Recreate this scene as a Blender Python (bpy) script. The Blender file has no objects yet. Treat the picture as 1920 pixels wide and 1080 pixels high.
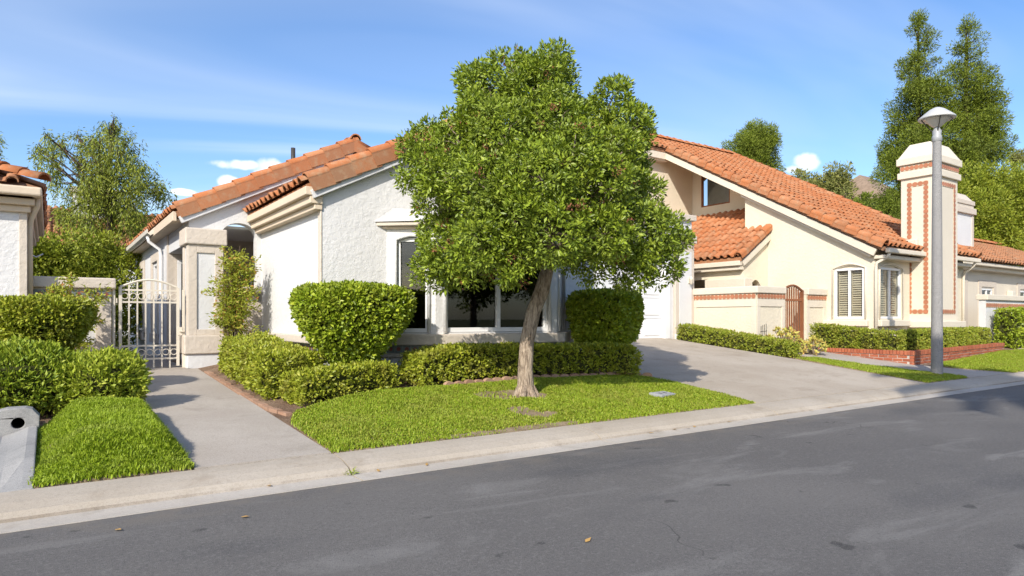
import bpy, bmesh, math, random
import numpy as np
from mathutils import Vector, Matrix
from mathutils.geometry import tessellate_polygon

SC = bpy.context.scene
COL = SC.collection
# ------------------------------------------------------------------ camera, sky, sun, exposure
FPX = 1250.0
cam_d = bpy.data.cameras.new('camera')
cam_d.sensor_width = 36.0
cam_d.lens = FPX / 1920.0 * 36.0
cam_d.shift_y = 58.0 / 1920.0
cam_d.clip_end = 3000.0
cam = bpy.data.objects.new('camera', cam_d)
COL.objects.link(cam)
CAM = Vector((0, 0, 1.3))
YAW = math.radians(34.8)
cam.location = CAM
cam.rotation_euler = (math.pi / 2, 0, -YAW)
SC.camera = cam
SUN_EL = math.radians(33.0)
SUN_AZ = math.radians(180.0 + 54.0)          # from +Y towards +X: the sun stands behind and left of the camera
S_DIR = Vector((math.sin(SUN_AZ) * math.cos(SUN_EL), math.cos(SUN_AZ) * math.cos(SUN_EL), math.sin(SUN_EL)))
sun_d = bpy.data.lights.new('sun', 'SUN')
sun_d.energy = 3.6
sun_d.angle = math.radians(0.5)
sun_d.color = (1.0, 0.93, 0.82)
sun = bpy.data.objects.new('sun', sun_d)
COL.objects.link(sun)
sun.location = S_DIR * 60
sun.rotation_euler = S_DIR.to_track_quat('Z', 'Y').to_euler()

SC.view_settings.view_transform = 'Standard'
SC.view_settings.look = 'None'
SC.view_settings.gamma = 1.0
SC.view_settings.exposure = 0.64


def build_world():
    w = bpy.data.worlds.new('World')
    SC.world = w
    w.use_nodes = True
    nt = w.node_tree
    N, L = nt.nodes, nt.links
    for n in list(N):
        N.remove(n)
    out = N.new('ShaderNodeOutputWorld')
    bg = N.new('ShaderNodeBackground')
    bg.inputs[1].default_value = 0.138
    L.new(bg.outputs[0], out.inputs[0])
    sky = N.new('ShaderNodeTexSky')
    sky.sky_type = 'NISHITA'
    sky.sun_disc = False
    sky.sun_elevation = SUN_EL
    sky.sun_rotation = SUN_AZ
    sky.altitude = 100
    sky.air_density = 1.0
    sky.dust_density = 1.1
    sky.ozone_density = 2.2
    hs = N.new('ShaderNodeHueSaturation')
    hs.inputs['Saturation'].default_value = 1.2
    hs.inputs['Hue'].default_value = 0.506
    hs.inputs['Value'].default_value = 1.0
    L.new(sky.outputs[0], hs.inputs['Color'])
    tc = N.new('ShaderNodeTexCoord')

    def math_(op, a, b=None, c=None, clamp=False):
        n = N.new('ShaderNodeMath'); n.operation = op; n.use_clamp = clamp
        for i, v in enumerate((a, b, c)):
            if v is None:
                continue
            if isinstance(v, (int, float)):
                n.inputs[i].default_value = v
            else:
                L.new(v, n.inputs[i])
        return n.outputs[0]

    def ramp(v, a, b):
        n = N.new('ShaderNodeMapRange'); n.interpolation_type = 'SMOOTHSTEP'
        n.inputs[1].default_value = a; n.inputs[2].default_value = b
        L.new(v, n.inputs[0])
        return n.outputs[0]
    sep = N.new('ShaderNodeSeparateXYZ')
    L.new(tc.outputs['Generated'], sep.inputs[0])
    X, Y, Z = sep.outputs
    zz = math_('MAXIMUM', Z, 0.03)
    cx = math_('DIVIDE', X, math_('ADD', zz, 0.10))
    cy = math_('DIVIDE', Y, math_('ADD', zz, 0.10))
    # high thin cirrus: a stretched, warped noise on the cloud plane
    com = N.new('ShaderNodeCombineXYZ')
    u = math_('ADD', math_('MULTIPLY', cx, 0.94), math_('MULTIPLY', cy, -0.34))
    v = math_('ADD', math_('MULTIPLY', cx, 0.34), math_('MULTIPLY', cy, 0.94))
    L.new(math_('MULTIPLY', u, 0.30), com.inputs[0])
    L.new(math_('MULTIPLY', v, 1.05), com.inputs[1])
    n1 = N.new('ShaderNodeTexNoise')
    n1.inputs['Scale'].default_value = 0.85
    n1.inputs['Detail'].default_value = 5.0
    n1.inputs['Roughness'].default_value = 0.48
    n1.inputs['Distortion'].default_value = 0.9
    L.new(com.outputs[0], n1.inputs['Vector'])
    cir = ramp(n1.outputs['Fac'], 0.40, 0.74)
    n2 = N.new('ShaderNodeTexNoise')
    n2.inputs['Scale'].default_value = 0.22
    n2.inputs['Detail'].default_value = 2.0
    com2 = N.new('ShaderNodeCombineXYZ')
    L.new(cx, com2.inputs[0]); L.new(cy, com2.inputs[1])
    com2.inputs[2].default_value = 3.7
    L.new(com2.outputs[0], n2.inputs['Vector'])
    cir = math_('MULTIPLY', cir, ramp(n2.outputs['Fac'], 0.30, 0.58))
    cir = math_('MULTIPLY', cir, 0.7)
    # small fair-weather cumulus low over the roofs
    nz = N.new('ShaderNodeTexNoise')
    nz.inputs['Scale'].default_value = 26.0
    nz.inputs['Detail'].default_value = 4.0
    L.new(tc.outputs['Generated'], nz.inputs['Vector'])
    wob = math_('MULTIPLY', math_('SUBTRACT', nz.outputs['Fac'], 0.5), 2.6)
    az = math_('ARCTAN2', X, Y)
    el = math_('ARCSINE', Z)
    tot = None
    F = Vector((math.sin(YAW), math.cos(YAW), 0)); R = Vector((math.cos(YAW), -math.sin(YAW), 0))
    for px, py, wx, wy in ((448, 309, 62, 12), (508, 322, 44, 26), (430, 340, 26, 13), (1512, 304, 34, 20), (1490, 318, 22, 12), (340, 360, 30, 7)):
        d = (F + R * ((px - 960) / FPX) + Vector((0, 0, 1)) * ((598 - py) / FPX)).normalized()
        a0, e0 = math.atan2(d.x, d.y), math.asin(d.z)
        k = FPX / (1 - 0.0)
        ra, re_ = wx / FPX * 0.82, wy / FPX * 0.86
        q = math_('ADD', math_('POWER', math_('DIVIDE', math_('SUBTRACT', az, a0), ra), 2.0),
                  math_('POWER', math_('DIVIDE', math_('SUBTRACT', el, e0), re_), 2.0))
        q = math_('SUBTRACT', 1.0, math_('ADD', q, wob))
        q = ramp(q, -0.15, 0.75)
        tot = q if tot is None else math_('MAXIMUM', tot, q)
    tot = math_('MULTIPLY', tot, 0.95)
    m1 = N.new('ShaderNodeMix'); m1.data_type = 'RGBA'
    L.new(cir, m1.inputs['Factor'])
    L.new(hs.outputs[0], m1.inputs['A'])
    m1.inputs['B'].default_value = (4.6, 5.1, 6.0, 1)
    m2 = N.new('ShaderNodeMix'); m2.data_type = 'RGBA'
    L.new(tot, m2.inputs['Factor'])
    L.new(m1.outputs['Result'], m2.inputs['A'])
    m2.inputs['B'].default_value = (6.2, 6.2, 6.3, 1)
    L.new(m2.outputs['Result'], bg.inputs[0])


build_world()

# ------------------------------------------------------------------ helpers
random.seed(7)
RNG = np.random.default_rng(11)


def sm(t):
    t = np.clip(t, 0, 1)
    return t * t * (3 - 2 * t)


def g(x, y):
    """height of the finished ground"""
    x = np.asarray(x, float); y = np.asarray(y, float)
    s = 0.052 + 0.048 * sm((x - 2.1) / 1.1)
    z = 0.1 + s * np.clip(y - 5.75, 0, 6.75)
    z = z + 12.0 * sm((x - 48) / 24) * sm((y - 20) / 14) + 6 * sm((y - 60) / 150)
    z = np.where(y < 5.70, -0.06, z)
    z = np.where(y < -5.75, 0.1, z)
    return z


def gf(x, y):
    return float(g(x, y))


def wloc(o):
    v = Vector((0, 0, 0))
    while o is not None:
        v = v + o.location
        o = o.parent
    return v


def tag(o, label=None, cat=None, group=None, kind=None):
    for k, v in (('label', label), ('category', cat), ('group', group), ('kind', kind)):
        if v:
            o[k] = v
    return o


def thing(name, loc, label, cat, group=None):
    o = bpy.data.objects.new(name, None)
    o.empty_display_size = 0.2
    COL.objects.link(o)
    o.location = loc
    return tag(o, label, cat, group)


def link(name, me, parent=None, loc=None):
    o = bpy.data.objects.new(name, me)
    COL.objects.link(o)
    if parent:
        o.parent = parent
    if loc is not None:
        o.location = Vector(loc) - (wloc(parent) if parent else Vector((0, 0, 0)))
    return o


class MB:
    def __init__(self):
        self.v = []; self.f = []; self.m = []

    def face(self, idx, m=0):
        self.f.append(tuple(idx)); self.m.append(m)

    def add(self, pts, faces, m=0):
        b = len(self.v)
        self.v += [tuple(p) for p in pts]
        for f in faces:
            self.face([b + i for i in f], m)

    def box(self, x0, x1, y0, y1, z0, z1, m=0):
        self.obox(Vector((0, 0, 0)), Vector((1, 0, 0)), Vector((0, 1, 0)), Vector((0, 0, 1)), x0, x1, y0, y1, z0, z1, m)
        return self

    def obox(self, O, U, V, W, u0, u1, v0, v1, w0, w1, m=0):
        p = [O + U * u + V * v + W * w for w in (w0, w1) for v in (v0, v1) for u in (u0, u1)]
        self.add(p, [(0, 2, 3, 1), (4, 5, 7, 6), (0, 1, 5, 4), (2, 6, 7, 3), (0, 4, 6, 2), (1, 3, 7, 5)], m)
        return self

    def tube(self, pts, rad, n=8, m=0, cap=True):
        pts = [Vector(p) for p in pts]
        b = len(self.v)
        prev = None
        for i, p in enumerate(pts):
            t = (pts[min(i + 1, len(pts) - 1)] - pts[max(i - 1, 0)]).normalized()
            if prev is None:
                a = Vector((0, 0, 1)) if abs(t.z) < 0.9 else Vector((1, 0, 0))
                e1 = t.cross(a).normalized()
            else:
                e1 = (prev - t * prev.dot(t)).normalized()
            prev = e1
            e2 = t.cross(e1)
            r = rad[i] if isinstance(rad, (list, tuple)) else rad
            for k in range(n):
                a = 2 * math.pi * k / n
                self.v.append(tuple(p + e1 * (r * math.cos(a)) + e2 * (r * math.sin(a))))
        for i in range(len(pts) - 1):
            for k in range(n):
                q = b + i * n
                self.face((q + k, q + (k + 1) % n, q + n + (k + 1) % n, q + n + k), m)
        if cap:
            self.face([b + k for k in range(n)][::-1], m)
            self.face([b + (len(pts) - 1) * n + k for k in range(n)], m)
        return self

    def lathe(self, cx, cy, prof, n=24, m=0):
        b = len(self.v)
        for r, z in prof:
            for k in range(n):
                a = 2 * math.pi * k / n
                self.v.append((cx + r * math.cos(a), cy + r * math.sin(a), z))
        for i in range(len(prof) - 1):
            for k in range(n):
                q = b + i * n
                self.face((q + k, q + (k + 1) % n, q + n + (k + 1) % n, q + n + k), m)
        return self

    def wall(self, outer, holes, O, U, V, Nn, t, m=0, mr=None):
        """slab with holes; outer and holes are lists of (u, v); front face at O, thickness t behind it"""
        loops = [outer] + list(holes)
        mr = m if mr is None else mr
        p3 = [[Vector((a, b, 0)) for a, b in lp] for lp in loops]
        tris = tessellate_polygon(p3)
        flat = [q for lp in loops for q in lp]
        b = len(self.v)
        n = len(flat)
        for a, c in flat:
            self.v.append(tuple(O + U * a + V * c))
        for a, c in flat:
            self.v.append(tuple(O + U * a + V * c - Nn * t))
        for tr in tris:
            self.face([b + i for i in tr], m)
            self.face([b + n + i for i in reversed(tr)], m)
        k = 0
        for lp in loops:
            for i in range(len(lp)):
                j = (i + 1) % len(lp)
                self.face((b + k + i, b + k + j, b + n + k + j, b + n + k + i), mr)
            k += len(lp)
        return self

    def build(self, name, mats, parent=None, smooth=False, bevel=0, recalc=True, seg=2):
        off = wloc(parent) if parent else Vector((0, 0, 0))
        me = bpy.data.meshes.new(name)
        me.from_pydata([(a - off.x, b - off.y, c - off.z) for a, b, c in self.v], [], self.f)
        if not isinstance(mats, (list, tuple)):
            mats = [mats]
        for mt in mats:
            me.materials.append(mt)
        me.polygons.foreach_set('material_index', self.m)
        if recalc:
            bm = bmesh.new(); bm.from_mesh(me)
            bmesh.ops.recalc_face_normals(bm, faces=bm.faces)
            bm.to_mesh(me); bm.free()
        if smooth:
            me.polygons.foreach_set('use_smooth', [True] * len(me.polygons))
        o = link(name, me, parent)
        if bevel:
            bv = o.modifiers.new('bevel', 'BEVEL')
            bv.width = bevel; bv.segments = seg; bv.limit_method = 'ANGLE'; bv.angle_limit = math.radians(40)
        return o


XA, YA, ZA = Vector((1, 0, 0)), Vector((0, 1, 0)), Vector((0, 0, 1))


def boxo(name, parent, mat, x0, x1, y0, y1, z0, z1, bevel=0.008):
    return MB().box(x0, x1, y0, y1, z0, z1).build(name, mat, parent, bevel=bevel)


# ------------------------------------------------------------------ materials
MATS = {}


class NT:
    def __init__(self, name):
        self.m = bpy.data.materials.new(name)
        self.m.use_nodes = True
        self.nt = self.m.node_tree
        self.N = self.nt.nodes; self.L = self.nt.links
        self.p = self.N['Principled BSDF']
        self.out = self.N['Material Output']
        self.geo = self.N.new('ShaderNodeNewGeometry')
        self.pos = self.geo.outputs['Position']

    def n(self, t, **kw):
        x = self.N.new(t)
        for k, v in kw.items():
            setattr(x, k, v)
        return x

    def set(self, node, key, v):
        if hasattr(v, 'is_linked') or hasattr(v, 'links'):
            self.L.new(v, node.inputs[key])
        else:
            node.inputs[key].default_value = v

    def math(self, op, a, b=0.0, c=None):
        x = self.n('ShaderNodeMath', operation=op)
        self.set(x, 0, a); self.set(x, 1, b)
        if c is not None:
            self.set(x, 2, c)
        return x.outputs[0]

    def noise(self, scale, detail=4.0, rough=0.55, vec=None, dist=0.0):
        x = self.n('ShaderNodeTexNoise')
        self.L.new(vec or self.pos, x.inputs['Vector'])
        x.inputs['Scale'].default_value = scale
        x.inputs['Detail'].default_value = detail
        x.inputs['Roughness'].default_value = rough
        x.inputs['Distortion'].default_value = dist
        return x.outputs['Fac']

    def scaled(self, s, rot=0.0):
        x = self.n('ShaderNodeMapping')
        self.L.new(self.pos, x.inputs['Vector'])
        x.inputs['Scale'].default_value = s
        x.inputs['Rotation'].default_value = (0, 0, rot)
        return x.outputs[0]

    def range(self, v, a, b, c=0.0, d=1.0, smooth=True):
        x = self.n('ShaderNodeMapRange')
        x.interpolation_type = 'SMOOTHSTEP' if smooth else 'LINEAR'
        self.L.new(v, x.inputs[0])
        for i, q in enumerate((a, b, c, d)):
            x.inputs[i + 1].default_value = q
        return x.outputs[0]

    def mix(self, f, a, b, mode='MIX'):
        x = self.n('ShaderNodeMix', data_type='RGBA', blend_type=mode)
        for k, v in (('Factor', f), ('A', a), ('B', b)):
            if isinstance(v, tuple):
                v = v if len(v) == 4 else v + (1,)
            self.set(x, k, v)
        return x.outputs['Result']

    def bump(self, h, strength=0.3, dist=0.01):
        x = self.n('ShaderNodeBump')
        x.inputs['Strength'].default_value = strength
        x.inputs['Distance'].default_value = dist
        self.L.new(h, x.inputs['Height'])
        self.L.new(x.outputs[0], self.p.inputs['Normal'])

    def done(self, col, rough=0.8, spec=0.3):
        self.set(self.p, 'Base Color', col if not isinstance(col, tuple) else col + (1,) if len(col) == 3 else col)
        self.set(self.p, 'Roughness', rough)
        self.p.inputs['Specular IOR Level'].default_value = spec
        MATS[self.m.name] = self.m
        return self.m


def dk(c, k):
    return tuple(a * k for a in c)


def simple(name, col, rough=0.6, spec=0.3, var=0.12, vs=2.5, fine=45.0, bump=0.0, bs=120.0, metal=0.0):
    t = NT(name)
    a = t.noise(vs, 4)
    b = t.noise(fine, 3)
    c = t.mix(t.range(a, 0.3, 0.7), dk(col, 1 - var), dk(col, 1 + var * 0.6))
    c = t.mix(t.range(b, 0.35, 0.75, 0, 0.5), c, dk(col, 1 - var * 1.2))
    if bump:
        t.bump(t.noise(bs, 4), 0.5, bump)
    t.p.inputs['Metallic'].default_value = metal
    return t.done(c, rough, spec)


def stucco(name, col, coarse=0.012, dirt=(0.45, 0.40, 0.33), streak=0.10):
    t = NT(name)
    a = t.noise(0.9, 4)
    b = t.noise(55, 3)
    c = t.mix(t.range(a, 0.3, 0.75), dk(col, 0.93), col)
    c = t.mix(t.range(b, 0.45, 0.75, 0, 0.25), c, dk(col, 0.86))
    st = t.noise(1.0, 5, 0.6, t.scaled((7, 7, 0.55)))
    c = t.mix(t.range(st, 0.52, 0.80, 0, streak), c, dirt)
    k1 = t.range(t.noise(13, 6, 0.62, dist=0.25), 0.40, 0.66, smooth=False)
    k2 = t.noise(95, 4, 0.65)
    t.bump(t.math('ADD', k1, t.math('MULTIPLY', k2, 0.6)), 0.5, coarse)
    return t.done(c, 0.9, 0.15)


def make_materials():
    stucco('white_stucco', (0.70, 0.695, 0.69), 0.009)
    stucco('smooth_white', (0.66, 0.66, 0.66), 0.006)
    stucco('tan_trim', (0.60, 0.53, 0.45), 0.008, streak=0.25)
    stucco('yellow_stucco', (0.72, 0.65, 0.515), 0.008, streak=0.16)
    stucco('cream_trim', (0.69, 0.62, 0.51), 0.005, streak=0.10)
    stucco('wood_cream', (0.66, 0.55, 0.42), 0.003, streak=0.3)
    simple('white_paint', (0.76, 0.76, 0.76), 0.35, 0.4, 0.04)
    simple('beige_metal', (0.66, 0.60, 0.50), 0.42, 0.4, 0.06)
    simple('brown_wood', (0.26, 0.10, 0.045), 0.55, 0.3, 0.3, 3, 30, 0.002, 90)
    simple('gutter_paint', (0.70, 0.65, 0.56), 0.4, 0.4, 0.08)
    simple('dark_metal', (0.05, 0.045, 0.04), 0.5, 0.4, 0.2)
    simple('grey_metal', (0.34, 0.35, 0.36), 0.42, 0.5, 0.15)
    simple('blind', (0.66, 0.56, 0.40), 0.6, 0.3, 0.08)
    simple('curtain', (0.55, 0.52, 0.47), 0.8, 0.2, 0.15)
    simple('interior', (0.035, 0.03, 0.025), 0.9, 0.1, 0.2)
    simple('mortar', (0.52, 0.47, 0.42), 0.9, 0.1, 0.2, 4, 60, 0.004)
    simple('rust_soil', (0.24, 0.12, 0.07), 0.95, 0.1, 0.35, 5, 40, 0.02, 60)
    simple('far_roof', (0.30, 0.22, 0.16), 0.9, 0.1, 0.2)
    simple('far_wall', (0.62, 0.56, 0.46), 0.9, 0.1, 0.1)
    simple('lamp_lens', (0.70, 0.68, 0.63), 0.35, 0.5, 0.08)
    simple('lamp_hood', (0.50, 0.50, 0.49), 0.4, 0.5, 0.08)
    simple('band_cream', (0.62, 0.52, 0.38), 0.6, 0.3, 0.12)
    simple('band_orange', (0.45, 0.18, 0.095), 0.5, 0.4, 0.2)
    simple('band_blue', (0.20, 0.23, 0.22), 0.35, 0.5, 0.2)
    simple('band_red', (0.26, 0.08, 0.055), 0.4, 0.5, 0.2)
    simple('dry_leaf', (0.50, 0.30, 0.10), 0.8, 0.2, 0.3)
    simple('dead_flower', (0.22, 0.09, 0.05), 0.9, 0.1, 0.3)

    # concrete of the pole: exposed grey aggregate
    t = NT('pole_aggregate')
    v = t.n('ShaderNodeTexVoronoi'); t.L.new(t.pos, v.inputs['Vector']); v.inputs['Scale'].default_value = 70
    c = t.mix(t.range(t.noise(160, 2), 0.3, 0.7), (0.10, 0.10, 0.10), (0.40, 0.39, 0.385))
    c = t.mix(t.range(t.noise(1.5, 4), 0.4, 0.7, 0, 0.4), c, (0.30, 0.29, 0.28))
    t.bump(v.outputs['Distance'], 0.5, 0.006)
    t.done(c, 0.85, 0.2)

    # clay roof tiles: every tile its own fired shade, lichen and stains on top
    def clay(name, reds, lich):
        t = NT(name)
        oi = t.n('ShaderNodeObjectInfo')
        r = t.math('FRACT', t.math('ADD', t.math('MULTIPLY', t.geo.outputs['Random Per Island'], 0.77), oi.outputs['Random']))
        cr = t.n('ShaderNodeValToRGB')
        t.L.new(r, cr.inputs[0])
        el = cr.color_ramp.elements
        el[0].position = 0; el[0].color = reds[0] + (1,)
        el[1].position = 1; el[1].color = reds[-1] + (1,)
        for i, q in enumerate(reds[1:-1]):
            e = el.new((i + 1) / (len(reds) - 1)); e.color = q + (1,)
        a = t.noise(9, 5, 0.6)
        c = t.mix(t.range(a, 0.46, 0.70, 0, lich), cr.outputs[0], (0.40, 0.27, 0.17))
        c = t.mix(t.range(t.noise(2.2, 3), 0.5, 0.75, 0, 0.3), c, (0.30, 0.11, 0.045))
        c = t.mix(t.range(t.noise(70, 3), 0.45, 0.75, 0, 0.35), c, dk(reds[0], 0.7))
        t.bump(t.noise(60, 4), 0.4, 0.006)
        t.done(c, 0.85, 0.15)
    clay('clay_tile', [(0.378, 0.137, 0.058), (0.450, 0.167, 0.068), (0.414, 0.152, 0.063), (0.468, 0.211, 0.105), (0.351, 0.152, 0.074), (0.432, 0.157, 0.063)], 0.6)
    clay('clay_brown', [(0.34, 0.165, 0.09), (0.43, 0.18, 0.085), (0.38, 0.17, 0.085), (0.31, 0.175, 0.105)], 0.6)
    clay('brick_red', [(0.33, 0.095, 0.05), (0.40, 0.12, 0.06), (0.28, 0.085, 0.05), (0.44, 0.15, 0.08)], 0.3)
    clay('edging_clay', [(0.36, 0.22, 0.15), (0.42, 0.27, 0.19), (0.31, 0.19, 0.13)], 0.4)

    # asphalt
    t = NT('asphalt')
    base = t.mix(t.range(t.noise(0.25, 4), 0.35, 0.7), (0.122, 0.114, 0.107), (0.165, 0.154, 0.142))
    sc = t.noise(1.0, 6, 0.62, t.scaled((0.55, 1.5, 1), math.radians(-10)), 1.2)
    c = t.mix(t.range(sc, 0.52, 0.68, 0, 0.75), base, (0.22, 0.21, 0.195))
    d2 = t.noise(0.6, 4, 0.55, t.scaled((0.6, 1.2, 1)))
    c = t.mix(t.range(d2, 0.54, 0.70, 0, 0.6), c, (0.078, 0.076, 0.078))
    oil = t.noise(3.2, 2, 0.5)
    c = t.mix(t.range(oil, 0.70, 0.75, 0, 0.65), c, (0.025, 0.024, 0.023))
    ag = t.noise(230, 2, 0.6)
    c = t.mix(t.range(ag, 0.52, 0.72, 0, 0.6), c, (0.27, 0.26, 0.245))
    c = t.mix(t.range(ag, 0.47, 0.30, 0, 0.65), c, (0.045, 0.045, 0.048))
    c = t.mix(t.range(t.noise(38, 3, 0.7), 0.50, 0.72, 0, 0.35), c, (0.26, 0.25, 0.23))
    c = t.mix(t.range(t.noise(55, 3, 0.7), 0.52, 0.70, 0, 0.45), c, (0.055, 0.054, 0.055))
    sy = t.n('ShaderNodeSeparateXYZ'); t.L.new(t.pos, sy.inputs[0])
    edge = t.math('MULTIPLY', t.range(sy.outputs[1], 4.55, 5.07), t.range(t.noise(4, 5, 0.65), 0.40, 0.68, 0, 0.7))
    c = t.mix(edge, c, (0.19, 0.165, 0.135))
    wv = t.n('ShaderNodeTexVoronoi', feature='DISTANCE_TO_EDGE')
    wp = t.n('ShaderNodeVectorMath', operation='ADD')
    nz = t.n('ShaderNodeTexNoise'); t.L.new(t.pos, nz.inputs['Vector']); nz.inputs['Scale'].default_value = 1.6
    t.L.new(nz.outputs['Color'], wp.inputs[0]); t.L.new(t.pos, wp.inputs[1])
    t.L.new(wp.outputs[0], wv.inputs['Vector']); wv.inputs['Scale'].default_value = 0.30
    ck = t.math('MULTIPLY', t.range(wv.outputs['Distance'], 0.0022, 0.0005), t.range(t.noise(0.3, 2), 0.52, 0.62))
    c = t.mix(t.math('MULTIPLY', ck, 0.6), c, (0.028, 0.027, 0.027))
    t.bump(t.math('ADD', ag, t.math('MULTIPLY', t.noise(60, 3), 0.6)), 0.6, 0.008)
    t.done(c, 0.88, 0.25)

    # concrete
    def concrete(name, c1, c2, stain, speck=0.5):
        t = NT(name)
        c = t.mix(t.range(t.noise(0.8, 5, 0.6), 0.3, 0.7), c1, c2)
        c = t.mix(t.range(t.noise(2.6, 6, 0.68, dist=0.4), 0.50, 0.78, 0, 0.65), c, stain)
        c = t.mix(t.range(t.noise(170, 2), 0.50, 0.72, 0, speck), c, dk(c1, 0.5))
        c = t.mix(t.range(t.noise(40, 3), 0.45, 0.75, 0, 0.35), c, dk(c1, 0.72))
        t.bump(t.math('ADD', t.noise(170, 3), t.noise(14, 3)), 0.45, 0.006)
        return t.done(c, 0.9, 0.2)
    concrete('kerb_concrete', (0.40, 0.345, 0.275), (0.47, 0.415, 0.345), (0.29, 0.235, 0.175))
    concrete('gutter_concrete', (0.45, 0.405, 0.345), (0.52, 0.475, 0.415), (0.32, 0.275, 0.22))
    concrete('gutter_dirt', (0.24, 0.20, 0.155), (0.46, 0.41, 0.35), (0.12, 0.10, 0.08))
    concrete('walk_concrete', (0.41, 0.36, 0.305), (0.485, 0.435, 0.375), (0.29, 0.255, 0.21), 0.9)
    concrete('drive_concrete', (0.40, 0.34, 0.27), (0.475, 0.415, 0.34), (0.29, 0.24, 0.18))
    concrete('drain_concrete', (0.26, 0.26, 0.255), (0.36, 0.35, 0.335), (0.14, 0.14, 0.145), 0.8)

    # soil and the turf layer under the blades
    t = NT('soil')
    c = t.mix(t.range(t.noise(3, 5), 0.3, 0.7), (0.18, 0.115, 0.075), (0.32, 0.23, 0.16))
    c = t.mix(t.range(t.noise(45, 4), 0.45, 0.7), c, (0.10, 0.06, 0.04))
    t.bump(t.noise(35, 5, 0.65), 0.8, 0.03)
    t.done(c, 0.95, 0.1)
    t = NT('turf_soil')
    c = t.mix(t.range(t.noise(5, 4), 0.4, 0.7), (0.26, 0.20, 0.125), (0.36, 0.28, 0.19))
    c = t.mix(t.range(t.noise(40, 3), 0.45, 0.75), c, (0.17, 0.12, 0.075))
    t.bump(t.noise(60, 4), 0.7, 0.02)
    t.done(c, 0.95, 0.1)
    t = NT('hill_ground')
    c = t.mix(t.range(t.noise(0.2, 5), 0.35, 0.7), (0.06, 0.085, 0.025), (0.16, 0.14, 0.07))
    t.done(c, 0.95, 0.1)

    # bark
    def bark(name, a, b, s=1.0):
        t = NT(name)
        n = t.noise(1.0, 6, 0.65, t.scaled((42 * s, 42 * s, 9 * s)), 0.6)
        c = t.mix(t.range(n, 0.35, 0.65), a, b)
        c = t.mix(t.range(t.noise(6, 4), 0.45, 0.75, 0, 0.6), c, dk(b, 1.25))
        t.bump(n, 0.9, 0.035 / s)
        t.done(c, 0.95, 0.1)
    bark('bark', (0.15, 0.11, 0.08), (0.46, 0.37, 0.28))
    bark('dark_bark', (0.05, 0.035, 0.025), (0.15, 0.11, 0.08))

    # leaves: random shade per leaf, some light passing through
    def leaf(name, cols, trans=0.28, rough=0.45, spec=0.35, patch=None):
        t = NT(name)
        trans -= 0.08; spec *= 0.95
        cols = [(r * 1.30, g_ * 1.22, b * 0.78) for r, g_, b in cols]
        cr = t.n('ShaderNodeValToRGB')
        t.L.new(t.geo.outputs['Random Per Island'], cr.inputs[0])
        el = cr.color_ramp.elements
        el[0].position = 0; el[0].color = cols[0] + (1,)
        el[1].position = 1; el[1].color = cols[-1] + (1,)
        for i, q in enumerate(cols[1:-1]):
            e = el.new((i + 1) / (len(cols) - 1)); e.color = q + (1,)
        c = cr.outputs[0]
        if patch:
            c = t.mix(t.range(t.noise(patch[1], 3), 0.45, 0.72, 0, patch[2]), c, patch[0])
        tr = t.n('ShaderNodeBsdfTranslucent')
        tc = t.mix(1.0, c, (1.0, 1.0, 0.55), 'MULTIPLY')
        t.L.new(tc, tr.inputs['Color'])
        mx = t.n('ShaderNodeMixShader')
        mx.inputs[0].default_value = trans
        t.done(c, rough, spec)
        t.L.new(t.p.outputs[0], mx.inputs[1]); t.L.new(tr.outputs[0], mx.inputs[2])
        t.L.new(mx.outputs[0], t.out.inputs['Surface'])
    leaf('tree_leaf', [(0.060, 0.092, 0.014), (0.108, 0.168, 0.022), (0.166, 0.244, 0.028), (0.231, 0.318, 0.045), (0.146, 0.203, 0.025), (0.276, 0.352, 0.060)], 0.25, 0.42, 0.4, ((0.21, 0.27, 0.05), 2.6, 0.55))
    leaf('topiary_leaf', [(0.140, 0.219, 0.022), (0.230, 0.313, 0.034), (0.181, 0.262, 0.024), (0.329, 0.394, 0.055)], 0.25, 0.4, 0.45, ((0.20, 0.17, 0.05), 5.0, 0.3))
    hp = ((0.22, 0.17, 0.05), 4.0, 0.45)
    leaf('hedge_leaf', [(0.164, 0.215, 0.026), (0.253, 0.305, 0.041), (0.208, 0.260, 0.030), (0.357, 0.377, 0.070)], 0.28, 0.45, 0.4, hp)
    leaf('boxwood_leaf', [(0.134, 0.196, 0.028), (0.223, 0.280, 0.042), (0.297, 0.322, 0.070)], 0.28, 0.5, 0.35, hp)
    leaf('juniper_leaf', [(0.119, 0.188, 0.025), (0.199, 0.275, 0.037), (0.265, 0.325, 0.056)], 0.25, 0.5, 0.3)
    leaf('lime_leaf', [(0.195, 0.265, 0.034), (0.280, 0.356, 0.057), (0.354, 0.402, 0.092)], 0.3, 0.5, 0.3)
    leaf('nandina_leaf', [(0.17, 0.23, 0.035), (0.26, 0.31, 0.06), (0.22, 0.27, 0.045), (0.30, 0.34, 0.07), (0.24, 0.28, 0.05), (0.36, 0.17, 0.09)], 0.35, 0.5, 0.3)
    leaf('grass', [(0.155, 0.245, 0.022), (0.21, 0.305, 0.034), (0.18, 0.27, 0.026), (0.25, 0.33, 0.05), (0.31, 0.31, 0.09)], 0.3, 0.5, 0.25,
         ((0.30, 0.27, 0.07), 1.6, 0.30))
    leaf('lush_grass', [(0.16, 0.25, 0.022), (0.24, 0.34, 0.036), (0.20, 0.29, 0.026), (0.29, 0.38, 0.055)], 0.32, 0.5, 0.25,
         ((0.27, 0.27, 0.08), 2.5, 0.3))
    leaf('pepper_leaf', [(0.100, 0.123, 0.047), (0.130, 0.162, 0.055), (0.124, 0.168, 0.033), (0.220, 0.277, 0.044), (0.289, 0.335, 0.066), (0.152, 0.189, 0.055)], 0.35, 0.5, 0.3)
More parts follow.
